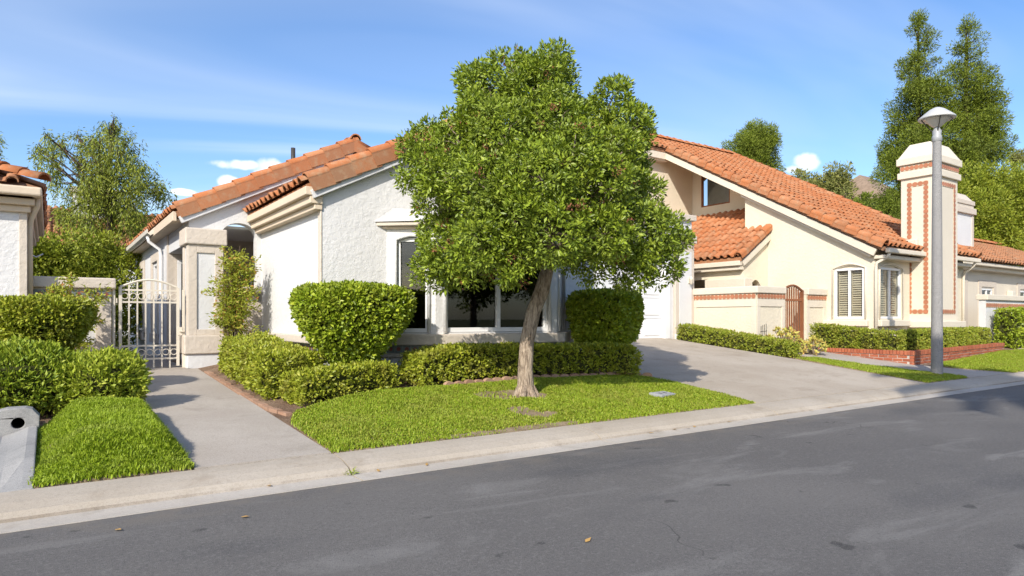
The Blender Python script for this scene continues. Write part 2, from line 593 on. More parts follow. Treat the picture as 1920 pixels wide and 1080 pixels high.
    leaf('conifer_leaf', [(0.082, 0.122, 0.024), (0.127, 0.176, 0.029), (0.178, 0.223, 0.044)], 0.2, 0.6, 0.2, ((0.13, 0.16, 0.045), 0.8, 0.5))
    leaf('bright_leaf', [(0.122, 0.166, 0.023), (0.198, 0.254, 0.035), (0.265, 0.298, 0.059)], 0.3, 0.5, 0.3)
    leaf('far_leaf', [(0.119, 0.140, 0.063), (0.178, 0.203, 0.084), (0.223, 0.224, 0.112)], 0.25, 0.6, 0.2)
    leaf('succulent_leaf', [(0.280, 0.324, 0.108), (0.382, 0.408, 0.144), (0.458, 0.396, 0.168), (0.432, 0.264, 0.144)], 0.15, 0.5, 0.3)
    simple('core_shade', (0.06, 0.065, 0.02), 0.95, 0.1, 0.4, 12)  # for solid foliage cores: the dark inside is put into the colour

    # window glass: clear pane with a real reflection
    t = NT('glass')
    tr = t.n('ShaderNodeBsdfTransparent'); tr.inputs[0].default_value = (0.86, 0.88, 0.88, 1)
    gl = t.n('ShaderNodeBsdfGlossy'); gl.inputs['Roughness'].default_value = 0.015
    fr = t.n('ShaderNodeFresnel'); fr.inputs[0].default_value = 1.5
    mx = t.n('ShaderNodeMixShader')
    t.L.new(t.math('MULTIPLY', t.math('ADD', fr.outputs[0], 0.03), t.math('SUBTRACT', 1.0, t.geo.outputs['Backfacing'])), mx.inputs[0])
    t.L.new(tr.outputs[0], mx.inputs[1]); t.L.new(gl.outputs[0], mx.inputs[2])
    t.L.new(mx.outputs[0], t.out.inputs['Surface'])
    MATS['glass'] = t.m


make_materials()
M = MATS

# ------------------------------------------------------------------ fast mesh from arrays
def mesh_arrays(name, V, F, mat, parent=None, smooth=False):
    """V (n,3) world coordinates, F (m,k) faces all of k corners"""
    off = wloc(parent) if parent else Vector((0, 0, 0))
    V = np.asarray(V, np.float32) - np.array(off, np.float32)
    F = np.asarray(F, np.int32)
    me = bpy.data.meshes.new(name)
    k = F.shape[1]
    me.vertices.add(len(V)); me.vertices.foreach_set('co', V.ravel())
    me.loops.add(F.size); me.loops.foreach_set('vertex_index', F.ravel())
    me.polygons.add(len(F)); me.polygons.foreach_set('loop_start', np.arange(0, F.size, k, dtype=np.int32))
    if smooth:
        me.polygons.foreach_set('use_smooth', np.ones(len(F), bool))
    me.update(calc_edges=True)
    me.materials.append(mat)
    return link(name, me, parent)


def unit(a):
    return a / np.maximum(np.linalg.norm(a, axis=-1, keepdims=True), 1e-9)


def rnd_dir(n, rng=RNG):
    return unit(rng.normal(size=(n, 3)))


def leaves(P, A, L, W, rng=RNG, fold=0.25, lvar=0.35):
    """leaf quads: P base points, A leaf axis directions"""
    n = len(P)
    s = unit(np.cross(A, rnd_dir(n, rng)))
    nn = np.cross(s, A)
    l = (L * (1 + lvar * (rng.random(n) * 2 - 1)))[:, None]
    w = (W * (1 + lvar * (rng.random(n) * 2 - 1)))[:, None]
    mid = P + A * l * 0.5 + nn * w * fold
    V = np.stack([P, mid + s * w * 0.5, P + A * l, mid - s * w * 0.5], 1).reshape(-1, 3)
    b = np.arange(n)[:, None] * 4
    F = np.concatenate([b + np.array([0, 1, 2]), b + np.array([0, 2, 3])], 0)
    return V, F


def foliage(name, P, A, L, W, mat, parent, rng=RNG, **kw):
    V, F = leaves(P, A, L, W, rng, **kw)
    return mesh_arrays(name, V, F, mat, parent)


def wobble(P, s, amp, ph=0.0):
    x, y, z = P[:, 0] * s, P[:, 1] * s, P[:, 2] * s
    return amp * (np.sin(x * 1.7 + y * 1.3 + ph) + np.sin(y * 2.3 - z * 1.9 + 1.3 + ph) + np.sin(z * 2.7 + x * 1.1 + 2.1 + ph)
                  + 0.7 * np.sin(x * 4.1 - z * 3.7 + ph) + 0.7 * np.sin(y * 4.7 + x * 3.1 + ph)) / 4.4


def sprigs(P, N, n_per, spread, L, W, mat, name, parent, rng=RNG, up=0.25, out=0.7, rand=0.8):
    """each surface point becomes a tuft of leaves"""
    n = len(P)
    Q = np.repeat(P, n_per, 0) + rng.normal(size=(n * n_per, 3)) * spread
    A = unit(np.repeat(N, n_per, 0) * out + rnd_dir(n * n_per, rng) * rand + np.array([0, 0, up]))
    return foliage(name, Q, A, L, W, mat, parent, rng)


def sweep_samples(path, width, top_fn, n, rng=RNG, rnd=0.12, amp=0.03, s=3.0):
    """points on the outside of a clipped hedge along a path of (x, y); top_fn(x, y) is its height above ground"""
    path = np.array(path, float)
    seg = np.diff(path, axis=0); sl = np.linalg.norm(seg, axis=1)
    cum = np.concatenate([[0], np.cumsum(sl)]); T = cum[-1]
    hm = float(np.mean([top_fn(*q) for q in path]))
    ext = width / 2
    t = rng.random(n) * T
    per = 2 * hm + width
    q = rng.random(n) * per
    i = np.clip(np.searchsorted(cum, t) - 1, 0, len(seg) - 1)
    u = (t - cum[i]) / sl[i]
    C = path[i] + seg[i] * u[:, None]
    d = seg[i] / sl[i][:, None]
    side = np.stack([-d[:, 1], d[:, 0]], 1)
    a = np.where(q < hm, 1.0, np.where(q < 2 * hm, -1.0, 0.0))
    h = np.where(q < hm, q / hm, np.where(q < 2 * hm, (q - hm) / hm, 1.0))
    off = np.where(a != 0, a * ext, (q - 2 * hm) - ext)
    # round the top shoulders
    ex = np.clip(1 - (ext - np.abs(off)) / rnd, 0, 1)
    tp = np.clip(1 - (1 - h) * hm / rnd, 0, 1)
    k = np.where(a == 0, ex, tp)
    off = np.where(a != 0, off - np.sign(off) * rnd * 0.35 * tp ** 2, off)
    hh = np.array([top_fn(x, y) for x, y in C])
    z0 = g(C[:, 0], C[:, 1])
    z = z0 + h * hh - np.where(a == 0, rnd * 0.35 * ex ** 2, 0)
    P = np.stack([C[:, 0] + side[:, 0] * off, C[:, 1] + side[:, 1] * off, z], 1)
    Nn = np.stack([side[:, 0] * np.sign(off) * np.where(a != 0, 1, k), side[:, 1] * np.sign(off) * np.where(a != 0, 1, k),
                   np.where(a == 0, 1.0, k)], 1)
    # end caps
    m = int(n * (2 * width) / (2 * T + 1e-6) * 0.5)
    caps = []
    for e, sg in ((0, -1), (-1, 1)):
        dd = (path[1] - path[0]) if e == 0 else (path[-1] - path[-2])
        dd = dd / np.linalg.norm(dd); sd = np.array([-dd[1], dd[0]])
        o = (rng.random(m) * 2 - 1) * ext * 0.96; hz = rng.random(m)
        top = top_fn(*path[e])
        cx = path[e][0] + sd[0] * o + dd[0] * sg * 0.05; cy = path[e][1] + sd[1] * o + dd[1] * sg * 0.05
        caps.append((np.stack([cx, cy, g(cx, cy) + hz * top * 0.97], 1), np.tile(np.array([dd[0] * sg, dd[1] * sg, 0.15]), (m, 1))))
    P = np.concatenate([P] + [c[0] for c in caps]); Nn = unit(np.concatenate([Nn] + [c[1] for c in caps]))
    P = P + Nn * wobble(P, s, amp)[:, None] - Nn * (rng.exponential(0.025, len(P)))[:, None]
    P[:, 2] = np.maximum(P[:, 2], g(P[:, 0], P[:, 1]) + 0.03)
    return P, Nn


def hedge(name, path, width, top_fn, dens, leaf, mat, label, group=None, amp=0.03, cat='hedge', s=3.0, lo=0.0, up=0.25):
    p0 = path[0]
    root = thing(name, (p0[0], p0[1], gf(*p0)), label, cat, group)
    T = sum(math.dist(path[i], path[i + 1]) for i in range(len(path) - 1))
    hm = np.mean([top_fn(*q) for q in path])
    n = int(T * (2 * hm + width) * dens)
    P, Nn = sweep_samples(path, width, top_fn, n, amp=amp, s=s)
    if lo:
        zg = g(P[:, 0], P[:, 1])
        keep = (P[:, 2] - zg > lo) | (RNG.random(len(P)) < 0.35)
        P, Nn = P[keep], Nn[keep]
    sprigs(P, Nn, 5, leaf * 0.28, leaf, leaf * 0.55, mat, 'foliage', root, up=up)
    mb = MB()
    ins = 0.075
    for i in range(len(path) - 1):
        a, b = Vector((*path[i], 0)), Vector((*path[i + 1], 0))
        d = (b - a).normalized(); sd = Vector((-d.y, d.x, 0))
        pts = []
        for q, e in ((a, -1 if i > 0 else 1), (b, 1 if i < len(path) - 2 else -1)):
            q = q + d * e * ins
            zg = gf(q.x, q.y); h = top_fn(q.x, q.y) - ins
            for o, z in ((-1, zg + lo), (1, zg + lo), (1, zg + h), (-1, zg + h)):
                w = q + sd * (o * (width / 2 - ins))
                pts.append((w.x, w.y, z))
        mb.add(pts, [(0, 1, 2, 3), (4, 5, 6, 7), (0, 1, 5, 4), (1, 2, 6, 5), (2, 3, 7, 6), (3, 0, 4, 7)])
    mb.build('dark_core', M['core_shade'], root)  # solid dark block added inside the hedge, stops the view through
    if lo:
        st = MB()
        k = int(T / 0.13)
        pa = np.array(path, float)
        for j in range(k):
            t = (j + 0.5) / k * (len(pa) - 1); i = min(int(t), len(pa) - 2)
            c = pa[i] + (pa[i + 1] - pa[i]) * (t - i) + RNG.normal(size=2) * 0.06
            z = gf(*c)
            st.tube([(c[0], c[1], z - 0.02), (c[0] + RNG.normal() * 0.04, c[1] + RNG.normal() * 0.04, z + lo + 0.08)], [0.014, 0.009], 5)
        st.build('stems', M['dark_bark'], root)
    return root


def rev_samples(cx, cy, sx, sy, prof, n, rng=RNG, amp=0.03, s=3.0, rot=0.0):
    """points on a body of revolution; prof is a list of (r 0..1, z)"""
    prof = np.array(prof, float)
    seg = np.diff(prof, axis=0)
    ar = np.hypot(seg[:, 0] * sx, seg[:, 1]) * (np.abs(prof[:-1, 0] + prof[1:, 0]) * 0.5 + 0.03)
    i = rng.choice(len(seg), n, p=ar / ar.sum())
    u = rng.random(n)
    r = prof[i, 0] + seg[i, 0] * u; z = prof[i, 1] + seg[i, 1] * u
    a = rng.random(n) * 2 * math.pi
    sq = (np.abs(np.cos(a)) ** 2.6 + np.abs(np.sin(a)) ** 2.6) ** (-1 / 2.6)
    x, y = r * sx * np.cos(a) * sq, r * sy * np.sin(a) * sq
    nr, nz = seg[i, 1], -seg[i, 0] * sx
    Nn = unit(np.stack([np.cos(a) * nr, np.sin(a) * nr, nz], 1))
    c, sn = math.cos(rot), math.sin(rot)
    P = np.stack([cx + x * c - y * sn, cy + x * sn + y * c, z], 1)
    Nn = np.stack([Nn[:, 0] * c - Nn[:, 1] * sn, Nn[:, 0] * sn + Nn[:, 1] * c, Nn[:, 2]], 1)
    P = P + Nn * wobble(P, s, amp)[:, None] - Nn * rng.exponential(0.025, n)[:, None]
    return P, Nn


def topiary(name, cx, cy, sx, sy, prof, n, leaf, mat, label, cat='bush', group=None, amp=0.025, s=3.0, rot=0.0, stem=True, up=0.2, core=True, rand=0.8, aspect=0.55, trunks=4):
    zg = gf(cx, cy)
    root = thing(name, (cx, cy, zg), label, cat, group)
    P, Nn = rev_samples(cx, cy, sx, sy, prof, n, amp=amp, s=s, rot=rot)
    P[:, 2] = np.maximum(P[:, 2], zg + 0.02)
    sprigs(P, Nn, 5, leaf * 0.3, leaf, leaf * aspect, mat, 'foliage', root, up=up, rand=rand)
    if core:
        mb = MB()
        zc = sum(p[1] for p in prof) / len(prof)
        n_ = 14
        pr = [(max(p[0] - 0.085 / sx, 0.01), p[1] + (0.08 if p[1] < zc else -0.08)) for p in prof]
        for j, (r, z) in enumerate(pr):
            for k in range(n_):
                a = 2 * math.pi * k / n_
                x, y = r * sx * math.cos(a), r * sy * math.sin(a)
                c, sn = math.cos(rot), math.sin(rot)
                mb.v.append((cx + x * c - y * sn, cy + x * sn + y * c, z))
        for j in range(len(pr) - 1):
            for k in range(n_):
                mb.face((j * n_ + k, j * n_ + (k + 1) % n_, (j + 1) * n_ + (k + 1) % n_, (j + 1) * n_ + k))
        mb.build('dark_core', M['core_shade'], root)  # solid dark body added inside the leaves, stands in for the shaded middle
    if stem:
        st = MB()
        zb = prof[0][1]
        for j in range(trunks):
            a = j * 6.28 / trunks + 0.4
            st.tube([(cx + 0.05 * math.cos(a), cy + 0.05 * math.sin(a), zg - 0.03),
                     (cx + 0.09 * math.cos(a), cy + 0.09 * math.sin(a), (zg + zb) / 2),
                     (cx + 0.35 * sx * math.cos(a), cy + 0.35 * sy * math.sin(a), zb + 0.25)], [0.025, 0.02, 0.01], 6)
        st.build('stem', M['bark'], root)
    return root


def lobe_tree(name, base, trunk_pts, trunk_r, lobes, clump, per_clump, dens, leaf, aspect, mat, barkm, label, cat='tree', group=None,
              limbs=True, up=0.25, rng=RNG, shell=0.7, droop=0.0, limb_r=0.05, ros=0.0):
    """crown of many leaf clumps spread over lobes (x, y, z, r[, rz]); clump = (rmin, rmax)"""
    root = thing(name, base, label, cat, group)
    tb = MB()
    tb.tube(trunk_pts, trunk_r, 14)
    top = Vector(trunk_pts[-1])
    if limbs:
        for lb in lobes:
            c = Vector(lb[:3])
            s = Vector(trunk_pts[-2]) if (c.z < top.z + 0.3 * (top.z - base[2])) else top
            s = s + (top - s) * rng.random()
            if limbs == 'axis':
                zz = min(max(c.z - 0.25 * lb[3], base[2]), top.z)
                k = (zz - base[2]) / max(top.z - base[2], 1e-3)
                s = Vector(base).lerp(top, k)
            mid = (s + c) * 0.5 + Vector((rng.normal() * 0.12, rng.normal() * 0.12, 0.08 - droop * 0.2)) * lb[3]
            tb.tube([s, mid, c], [limb_r, limb_r * 0.7, limb_r * 0.3], 6)
            for q in range(3):
                e = c + Vector(rnd_dir(1, rng)[0]) * lb[3] * 0.75
                tb.tube([mid.lerp(c, 0.4 + 0.2 * q), (c + e) * 0.5, e], [limb_r * 0.4, limb_r * 0.28, limb_r * 0.1], 5)
    tb.build('trunk', M[barkm], root, smooth=True)
    Ps, As = [], []
    for lb in lobes:
        x, y, z, r = lb[:4]
        rz = lb[4] if len(lb) > 4 else r
        nc = max(4, int(dens * 4 * math.pi * r * (r + rz) / 2))
        d = rnd_dir(nc, rng)
        rad = np.where(rng.random(nc) < shell, 0.86 + 0.20 * rng.random(nc), 0.25 + 0.6 * rng.random(nc))
        C = np.array([x, y, z]) + d * np.array([r, r, rz]) * rad[:, None]
        cr = clump[0] + (clump[1] - clump[0]) * rng.random(nc)
        dd = rnd_dir(nc * per_clump, rng)
        Cq = np.repeat(C, per_clump, 0); rq = np.repeat(cr, per_clump)
        rr = rng.random(nc * per_clump) ** 0.4
        P = Cq + dd * (rq * rr)[:, None]
        if droop:
            P[:, 2] -= droop * rng.random(len(P)) ** 2
        A = unit(dd * (0.75 + ros) + np.repeat(d, per_clump, 0) * 0.35 + rnd_dir(len(P), rng) * (0.6 - .35 * ros) + np.array([0, 0, up]))
        Ps.append(P); As.append(A)
    P = np.concatenate(Ps); A = np.concatenate(As)
    foliage('crown', P, A, leaf, leaf * aspect, M[mat], root, rng)
    return root


# ------------------------------------------------------------------ roof tiles
TW, TL, TE = 0.255, 0.43, 0.37


def tile_profile():
    pts = [(0.0, 0.012), (0.03, 0.0), (0.075, 0.0), (0.105, 0.014)]
    for k in range(6):
        a = math.pi * (1 - k / 5)
        pts.append((0.18 + 0.078 * math.cos(a), 0.016 + 0.082 * math.sin(a)))
    return pts


def tile_mesh(name, mat):
    pr = tile_profile(); n = len(pr)
    V, F = [], []
    for y, dz in ((0.0, 0.034), (TL, 0.0)):
        for x, z in pr:
            V.append((x, y, z + dz))
    for x, z in pr:                       # front lip
        V.append((0.18 + (x - 0.18) * 0.86 if x > 0.1 else x, 0.004, max(z - 0.02, -0.004) + 0.03))
    for i in range(n - 1):
        F.append((i, i + 1, n + i + 1, n + i))
        F.append((i + 1, i, 2 * n + i, 2 * n + i + 1))
    me = bpy.data.meshes.new(name)
    me.from_pydata(V, [], F)
    me.materials.append(mat)
    me.polygons.foreach_set('use_smooth', [k % 2 == 0 for k in range(len(F))])
    return me


def barrel_mesh(name, mat, skirt=0.0, r=0.10, L=0.44):
    pr = []
    for k in range(7):
        a = math.pi * (1 - k / 6)
        pr.append((r * math.cos(a), r * 0.95 * math.sin(a)))
    if skirt:
        pr.append((r * 0.97, -0.02)); pr.append((r, -skirt))
    n = len(pr); V, F = [], []
    for y, s, dz in ((0.0, 1.0, 0.025), (L, 0.86, 0.0)):
        for i, (x, z) in enumerate(pr):
            V.append((x * s, y, z * (s if z > 0 else 1) + dz))
    for x, z in pr:
        V.append((x * 0.84, 0.0, z * 0.82 + 0.02 if z > 0 else z + 0.02))
    for i in range(n - 1):
        F.append((i, i + 1, n + i + 1, n + i))
        F.append((i + 1, i, 2 * n + i, 2 * n + i + 1))
    me = bpy.data.meshes.new(name)
    me.from_pydata(V, [], F)
    me.materials.append(mat); me.materials.append(M['clay_brown'])
    if skirt > .15:
        for p_ in me.polygons:
            if p_.index >= 2 * (n - 3):
                p_.material_index = 1
    me.polygons.foreach_set('use_smooth', [k % 2 == 0 and i < 12 for i, k in enumerate(range(len(F)))])
    return me


TILE = {k: tile_mesh('roof_tile_' + k, M[k]) for k in ('clay_tile', 'clay_brown')}
RAKE = {(k, s): barrel_mesh('rake_tile_' + k, M[k], s) for k in ('clay_tile', 'clay_brown') for s in (0.0, 0.09, 0.2)}


def basis(U, V, N):
    return Matrix((U, V, N)).transposed()


def lay_tiles(roof, O, U, V, width, length, kind='clay_tile', limit=300, keep=None):
    """O: lower corner seen from outside, U along the eave, V up the slope"""
    U, V = U.normalized(), V.normalized()
    N = U.cross(V).normalized()
    if N.z < 0:                                 # keep the tiles right side up
        O = O + U * width; U = -U; N = -N
    cols = int(round(width / TW)); rows = int(length / TE)
    kx = width / (cols * TW)
    spots = []
    for i in range(cols):
        for j in range(rows):
            u, v = i * TW * kx, j * TE
            if keep and not keep(u + TW / 2, v + TE / 2):
                continue
            p = O + U * (u + random.uniform(-.004, .004)) + V * (v + random.uniform(-.012, .012)) + N * random.uniform(0, .006)
            spots.append(p)
    spots.sort(key=lambda p: (p - CAM).length)
    rp = wloc(roof)
    for p in spots[:limit]:
        o = bpy.data.objects.new('tile', TILE[kind])
        COL.objects.link(o); o.parent = roof
        o.location = p - rp
        o.rotation_euler = (basis(U, V, N) @ Matrix.Rotation(random.uniform(-.02, .02), 3, 'Z') @ Matrix.Rotation(random.uniform(-.012, .012), 3, 'X')).to_euler()
        o.scale = (kx, 1, random.uniform(.92, 1.08))
    rest = spots[limit:]
    if rest:
        me = TILE[kind]
        tv = np.array([v.co for v in me.vertices]); tf = np.array([list(p.vertices) for p in me.polygons])
        B = np.array(basis(U, V, N))
        W = (tv * np.array([kx, 1, 1])) @ B.T
        Vs = np.concatenate([W + np.array(p) for p in rest])
        Fs = np.concatenate([tf + i * len(tv) for i in range(len(rest))])
        o = mesh_arrays('tile_field', Vs, Fs, M[kind], roof)
        tag(o, kind='stuff')


def lay_rake(roof, A, B, out, kind='clay_tile', skirt=0.2, step=0.38, name='rake_tile', scale=1.0):
    """barrel tiles along the edge from A (low) to B (high); out is the outward direction"""
    V = (B - A).normalized(); L = (B - A).length
    U = (out - V * out.dot(V)).normalized()
    N = U.cross(V)
    if N.z < 0:
        N = -N
    rp = wloc(roof)
    n = int(L / step)
    R = Matrix((U, V, N)).transposed()
    for i in range(n + 1):
        o = bpy.data.objects.new(name, RAKE[(kind, skirt)])
        COL.objects.link(o); o.parent = roof
        p = A + V * (i * L / (n + 1)) + N * random.uniform(-.004, .008)
        m = R.to_4x4() @ Matrix.Rotation(random.uniform(-.015, .015), 4, 'Z') @ Matrix.Diagonal((scale, 1, scale, 1))
        o.matrix_basis = Matrix.Translation(p - rp) @ m


# ------------------------------------------------------------------ windows, bands
def window(parent, O, U, N, w, h, fr=0.06, mull=(), rails=(), mat='white_paint', depth=0.05, name='window', pane_n=-0.03):
    """frame and panes; O the lower left corner seen from outside, U to the right, N outward"""
    V = ZA
    mb = MB()
    mb.obox(O, U, V, N, 0, w, 0, fr, -depth, 0.015)
    mb.obox(O, U, V, N, 0, w, h - fr, h, -depth, 0.015)
    mb.obox(O, U, V, N, 0, fr, fr, h - fr, -depth, 0.013)
    mb.obox(O, U, V, N, w - fr, w, fr, h - fr, -depth, 0.013)
    xs = [fr] + [m_ for m_ in mull] + [w - fr]
    for m_ in mull:
        mb.obox(O, U, V, N, m_ - fr * .5, m_ + fr * .5, fr, h - fr, -depth, 0.008)
    for r in rails:
        mb.obox(O, U, V, N, fr, w - fr, r - .012, r + .012, -depth * .8, 0.0)
    o = mb.build(name, M[mat], parent, bevel=0.004)
    for a, b in zip(xs[:-1], xs[1:]):
        p = MB().obox(O, U, V, N, a, b, fr, h - fr, pane_n - .004, pane_n)
        p.build('pane', M['glass'], o)
    return o


def band_mesh(name, m1, m2, s=0.13, k=1.06):
    """a glazed square tile with a raised diamond"""
    mb = MB()
    h = s / 2 - 0.003
    mb.box(-h, h, -h, h, 0, 0.008, 0)
    d = h * k
    oc = [(d * math.cos((q + .5) * math.pi / 4), d * math.sin((q + .5) * math.pi / 4)) for q in range(8)]
    mb.add([(a, b, .013) for a, b in oc] + [(a, b, .006) for a, b in oc], [tuple(range(8))] + [(q, (q + 1) % 8, 8 + (q + 1) % 8, 8 + q) for q in range(8)], 1)
    me = bpy.data.meshes.new(name)
    me.from_pydata(mb.v, [], mb.f)
    me.materials.append(m1); me.materials.append(m2)
    me.polygons.foreach_set('material_index', mb.m)
    return me


BAND = {'orange': band_mesh('band_tile_orange', M['band_cream'], M['band_orange']),
        'blue': band_mesh('band_tile_blue', M['band_blue'], M['band_red'], k=.55)}


def band(parent, A, B, up, N, kind='orange', size=0.13):
    """a row of square tiles from A to B on a wall of outward normal N (A, B at the row's centre line)"""
    D = B - A; L = D.length; n = max(1, int(round(L / size)))
    U = D.normalized(); sc = L / n / 0.13
    V = N.cross(U).normalized()
    rp = wloc(parent)
    R = Matrix((U, V, N)).transposed().to_4x4()
    for i in range(n):
        o = bpy.data.objects.new('tile', BAND[kind])
        COL.objects.link(o); o.parent = parent
        p = A + U * ((i + .5) * L / n)
        o.matrix_basis = Matrix.Translation(p - rp) @ R @ Matrix.Diagonal((sc, size / 0.13, 1, 1))

# ------------------------------------------------------------------ ground, road, kerb, paving
def sheet(name, xs, ys, zf, mat, kind='structure', keep=None, smooth=True, parent=None):
    X, Y = np.meshgrid(np.array(xs, float), np.array(ys, float), indexing='ij')
    Z = zf(X, Y)
    V = np.stack([X, Y, Z], -1).reshape(-1, 3)
    a, b = X.shape
    i, j = np.meshgrid(np.arange(a - 1), np.arange(b - 1), indexing='ij')
    q = (i * b + j).ravel()
    F = np.stack([q, q + b, q + b + 1, q + 1], 1)
    o = mesh_arrays(name, V, F, mat, parent, smooth)
    if kind:
        tag(o, kind=kind)
    return o


def strip(name, edges, zf, mat, lift, nu=10, thick=0.0, parent=None, kind=None):
    """paving between two polylines edges = (left pts, right pts) of (x, y), draped on zf + lift"""
    Lp, Rp = [np.array(e, float) for e in edges]
    rows = []
    for k in range(len(Lp) - 1):
        n = max(2, int(np.linalg.norm(Lp[k + 1] - Lp[k]) / 0.25))
        for t in np.linspace(0, 1, n, endpoint=(k == len(Lp) - 2)):
            rows.append((Lp[k] + (Lp[k + 1] - Lp[k]) * t, Rp[k] + (Rp[k + 1] - Rp[k]) * t))
    V = []
    for a, b in rows:
        for t in np.linspace(0, 1, nu):
            p = a + (b - a) * t
            V.append((p[0], p[1], float(zf(p[0], p[1])) + lift))
    n = len(rows)
    F = [(i * nu + j, i * nu + j + 1, (i + 1) * nu + j + 1, (i + 1) * nu + j) for i in range(n - 1) for j in range(nu - 1)]
    if thick:
        ring = [j for j in range(nu)] + [i * nu + nu - 1 for i in range(1, n)] + [(n - 1) * nu + j for j in range(nu - 2, -1, -1)] + [i * nu for i in range(n - 2, 0, -1)]
        b = len(V)
        for r in ring:
            V.append((V[r][0], V[r][1], V[r][2] - thick))
        for k in range(len(ring)):
            k2 = (k + 1) % len(ring)
            F.append((ring[k], ring[k2], b + k2, b + k))
    mb = MB(); mb.add(V, F)
    o = mb.build(name, mat, parent)
    if kind:
        tag(o, kind=kind)
    return o


def zpath(x, y):
    return np.where(np.asarray(y) < 5.76, 0.1, g(x, np.maximum(y, 5.76)))


xs = np.unique(np.concatenate([[-900, -400, -200, -100, -60, -40], np.arange(-24, 40, 0.5), np.arange(40, 120, 4), [140, 180, 240, 320, 500, 900]]))
ys = np.unique(np.concatenate([[-900, -300, -100, -40, -12, -5.76, -5.74, -5.0, 0, 5.2, 5.69, 5.71, 5.75], np.arange(6, 14, 0.35), np.arange(14, 40, 1.5), np.arange(40, 130, 5), [150, 200, 260, 400, 900]]))
ground = sheet('ground', xs, ys, lambda X, Y: g(X, Y) - 0.012, M['soil'])
# far ground is grass and scrub
ground.data.materials.append(M['hill_ground'])
cen = np.zeros(len(ground.data.polygons) * 3, np.float32)
ground.data.polygons.foreach_get('center', cen)
cen = cen.reshape(-1, 3)
ground.data.polygons.foreach_set('material_index', ((cen[:, 1] > 20) | (cen[:, 1] < -5.8) | (cen[:, 0] < -6)).astype(np.int32))

road = sheet('road', np.linspace(-120, 200, 60), np.linspace(-5.07, 5.075, 12), lambda X, Y: 0.0 * X + 0.03 * (1 - (Y / 5.075) ** 2), M['asphalt'])

kerb = bpy.data.objects.new('kerb', None); COL.objects.link(kerb); tag(kerb, kind='structure')
KP = [(5.075, -0.08), (5.075, 0.004), (5.20, 0.000), (5.318, 0.004), (5.330, 0.024), (5.38, 0.055), (5.50, 0.085), (5.62, 0.102), (5.75, 0.110), (5.76, 0.104), (5.76, -0.08)]


def kerb_piece(x0, x1, sgn=1):
    n = len(KP)
    gut = MB()
    for x in (x0, x1):
        gut.v += [(x, sgn * y, z) for y, z in KP]
    for i in range(n - 1):
        gut.face((i, i + 1, n + i + 1, n + i), 1 if i < 3 else 2 if i == 3 else 0)
    gut.face(list(range(n))[::-1]); gut.face(list(range(n, 2 * n)))
    return gut.build('kerb_section', [M['kerb_concrete'], M['gutter_concrete'], M['gutter_dirt']], kerb)


joints = [-60, -30, -16, -9.5, -4.6, -1.3, 2.07, 4.86, 8.05, 10.75, 13.4, 16.2, 19.3, 22.6, 26, 30, 40, 60, 100, 200]
for a, b in zip(joints[:-1], joints[1:]):
    kerb_piece(a + 0.008, b - 0.008)
for a, b in ((-100, -10), (-9.98, 60), (60.02, 160)):
    kerb_piece(a, b, -1)

# entry walk, one slab beside the next
walk = bpy.data.objects.new('walkway', None); COL.objects.link(walk); tag(walk, kind='structure')
yj = [5.775, 9.3, 12.4]
for a, b in zip(yj[:-1], yj[1:]):
    strip('slab', ([(0.95, a + .005), (0.93, b - .005)], [(2.06, a + .005), (2.08, b - .005)]), zpath, M['walk_concrete'], 0.014, 6, 0.1, walk)
strip('slab', ([(0.2, 12.45), (0.2, 23)], [(1.98, 12.45), (1.98, 23)]), zpath, M['walk_concrete'], 0.014, 6, 0.1, walk)
drive = bpy.data.objects.new('driveway', None); COL.objects.link(drive); tag(drive, kind='structure')
strip('slab', ([(8.2, 5.775), (8.42, 9.0), (8.42, 12.52)], [(13.35, 5.775), (13.75, 9.0), (13.78, 12.52)]), zpath, M['drive_concrete'], 0.012, 16, 0.1, drive)
gpath = bpy.data.objects.new('garden_path', None); COL.objects.link(gpath); tag(gpath, kind='structure')
strip('slab', ([(15.3, 5.775), (15.15, 6.5), (14.75, 7.6), (14.7, 9.0), (14.75, 10.5)], [(17.4, 5.775), (16.55, 6.6), (16.08, 7.6), (16.08, 9.0), (16.08, 10.5)]), zpath, M['walk_concrete'], 0.012, 8, 0.1, gpath)
strip('slab', ([(24.6, 5.775), (25.5, 8.0), (25.5, 10.5)], [(26.0, 5.775), (26.8, 8.0), (26.8, 10.5)]), zpath, M['walk_concrete'], 0.012, 8, 0.1, gpath)

# concrete drain swale with its headwall
dr = thing('drain_outlet', (-0.42, 7.75, 0.2), 'grey concrete drain chute with round pipe hole in its headwall beside the grass mound', 'drain')
Lc, Rc = -0.62, -0.085
mb = MB()
prof = [(Lc, 0.02), (Lc + .06, 0.02), (Lc + .2, -0.035), (-0.35, -0.055), (Rc - .2, -0.035), (Rc - .07, 0.02), (Rc, 0.02), (Rc, -0.14), (Lc, -0.14)]
ys_ = [5.77, 6.4, 7.1, 7.74]
for y in ys_:
    z0 = float(zpath(-.3, y)) + 0.06 * min(1, (y - 5.77) / .6) + .008
    k = min(1.0, (y - 5.77) / 0.5 + 0.25)
    mb.v += [(x, y, z0 + (z * k if z > -0.1 else z)) for x, z in prof]
n = len(prof)
for i in range(len(ys_) - 1):
    for j in range(n):
        mb.face((i * n + j, i * n + (j + 1) % n, (i + 1) * n + (j + 1) % n, (i + 1) * n + j))
mb.face(list(range(n))); mb.face([3 * n + j for j in range(n)])
mb.build('chute', M['drain_concrete'], dr, bevel=0.01)
hw = MB()
cir = [(0.19 + 0.052 * math.cos(t * math.pi / 10), 0.185 + 0.052 * math.sin(t * math.pi / 10)) for t in range(20)]
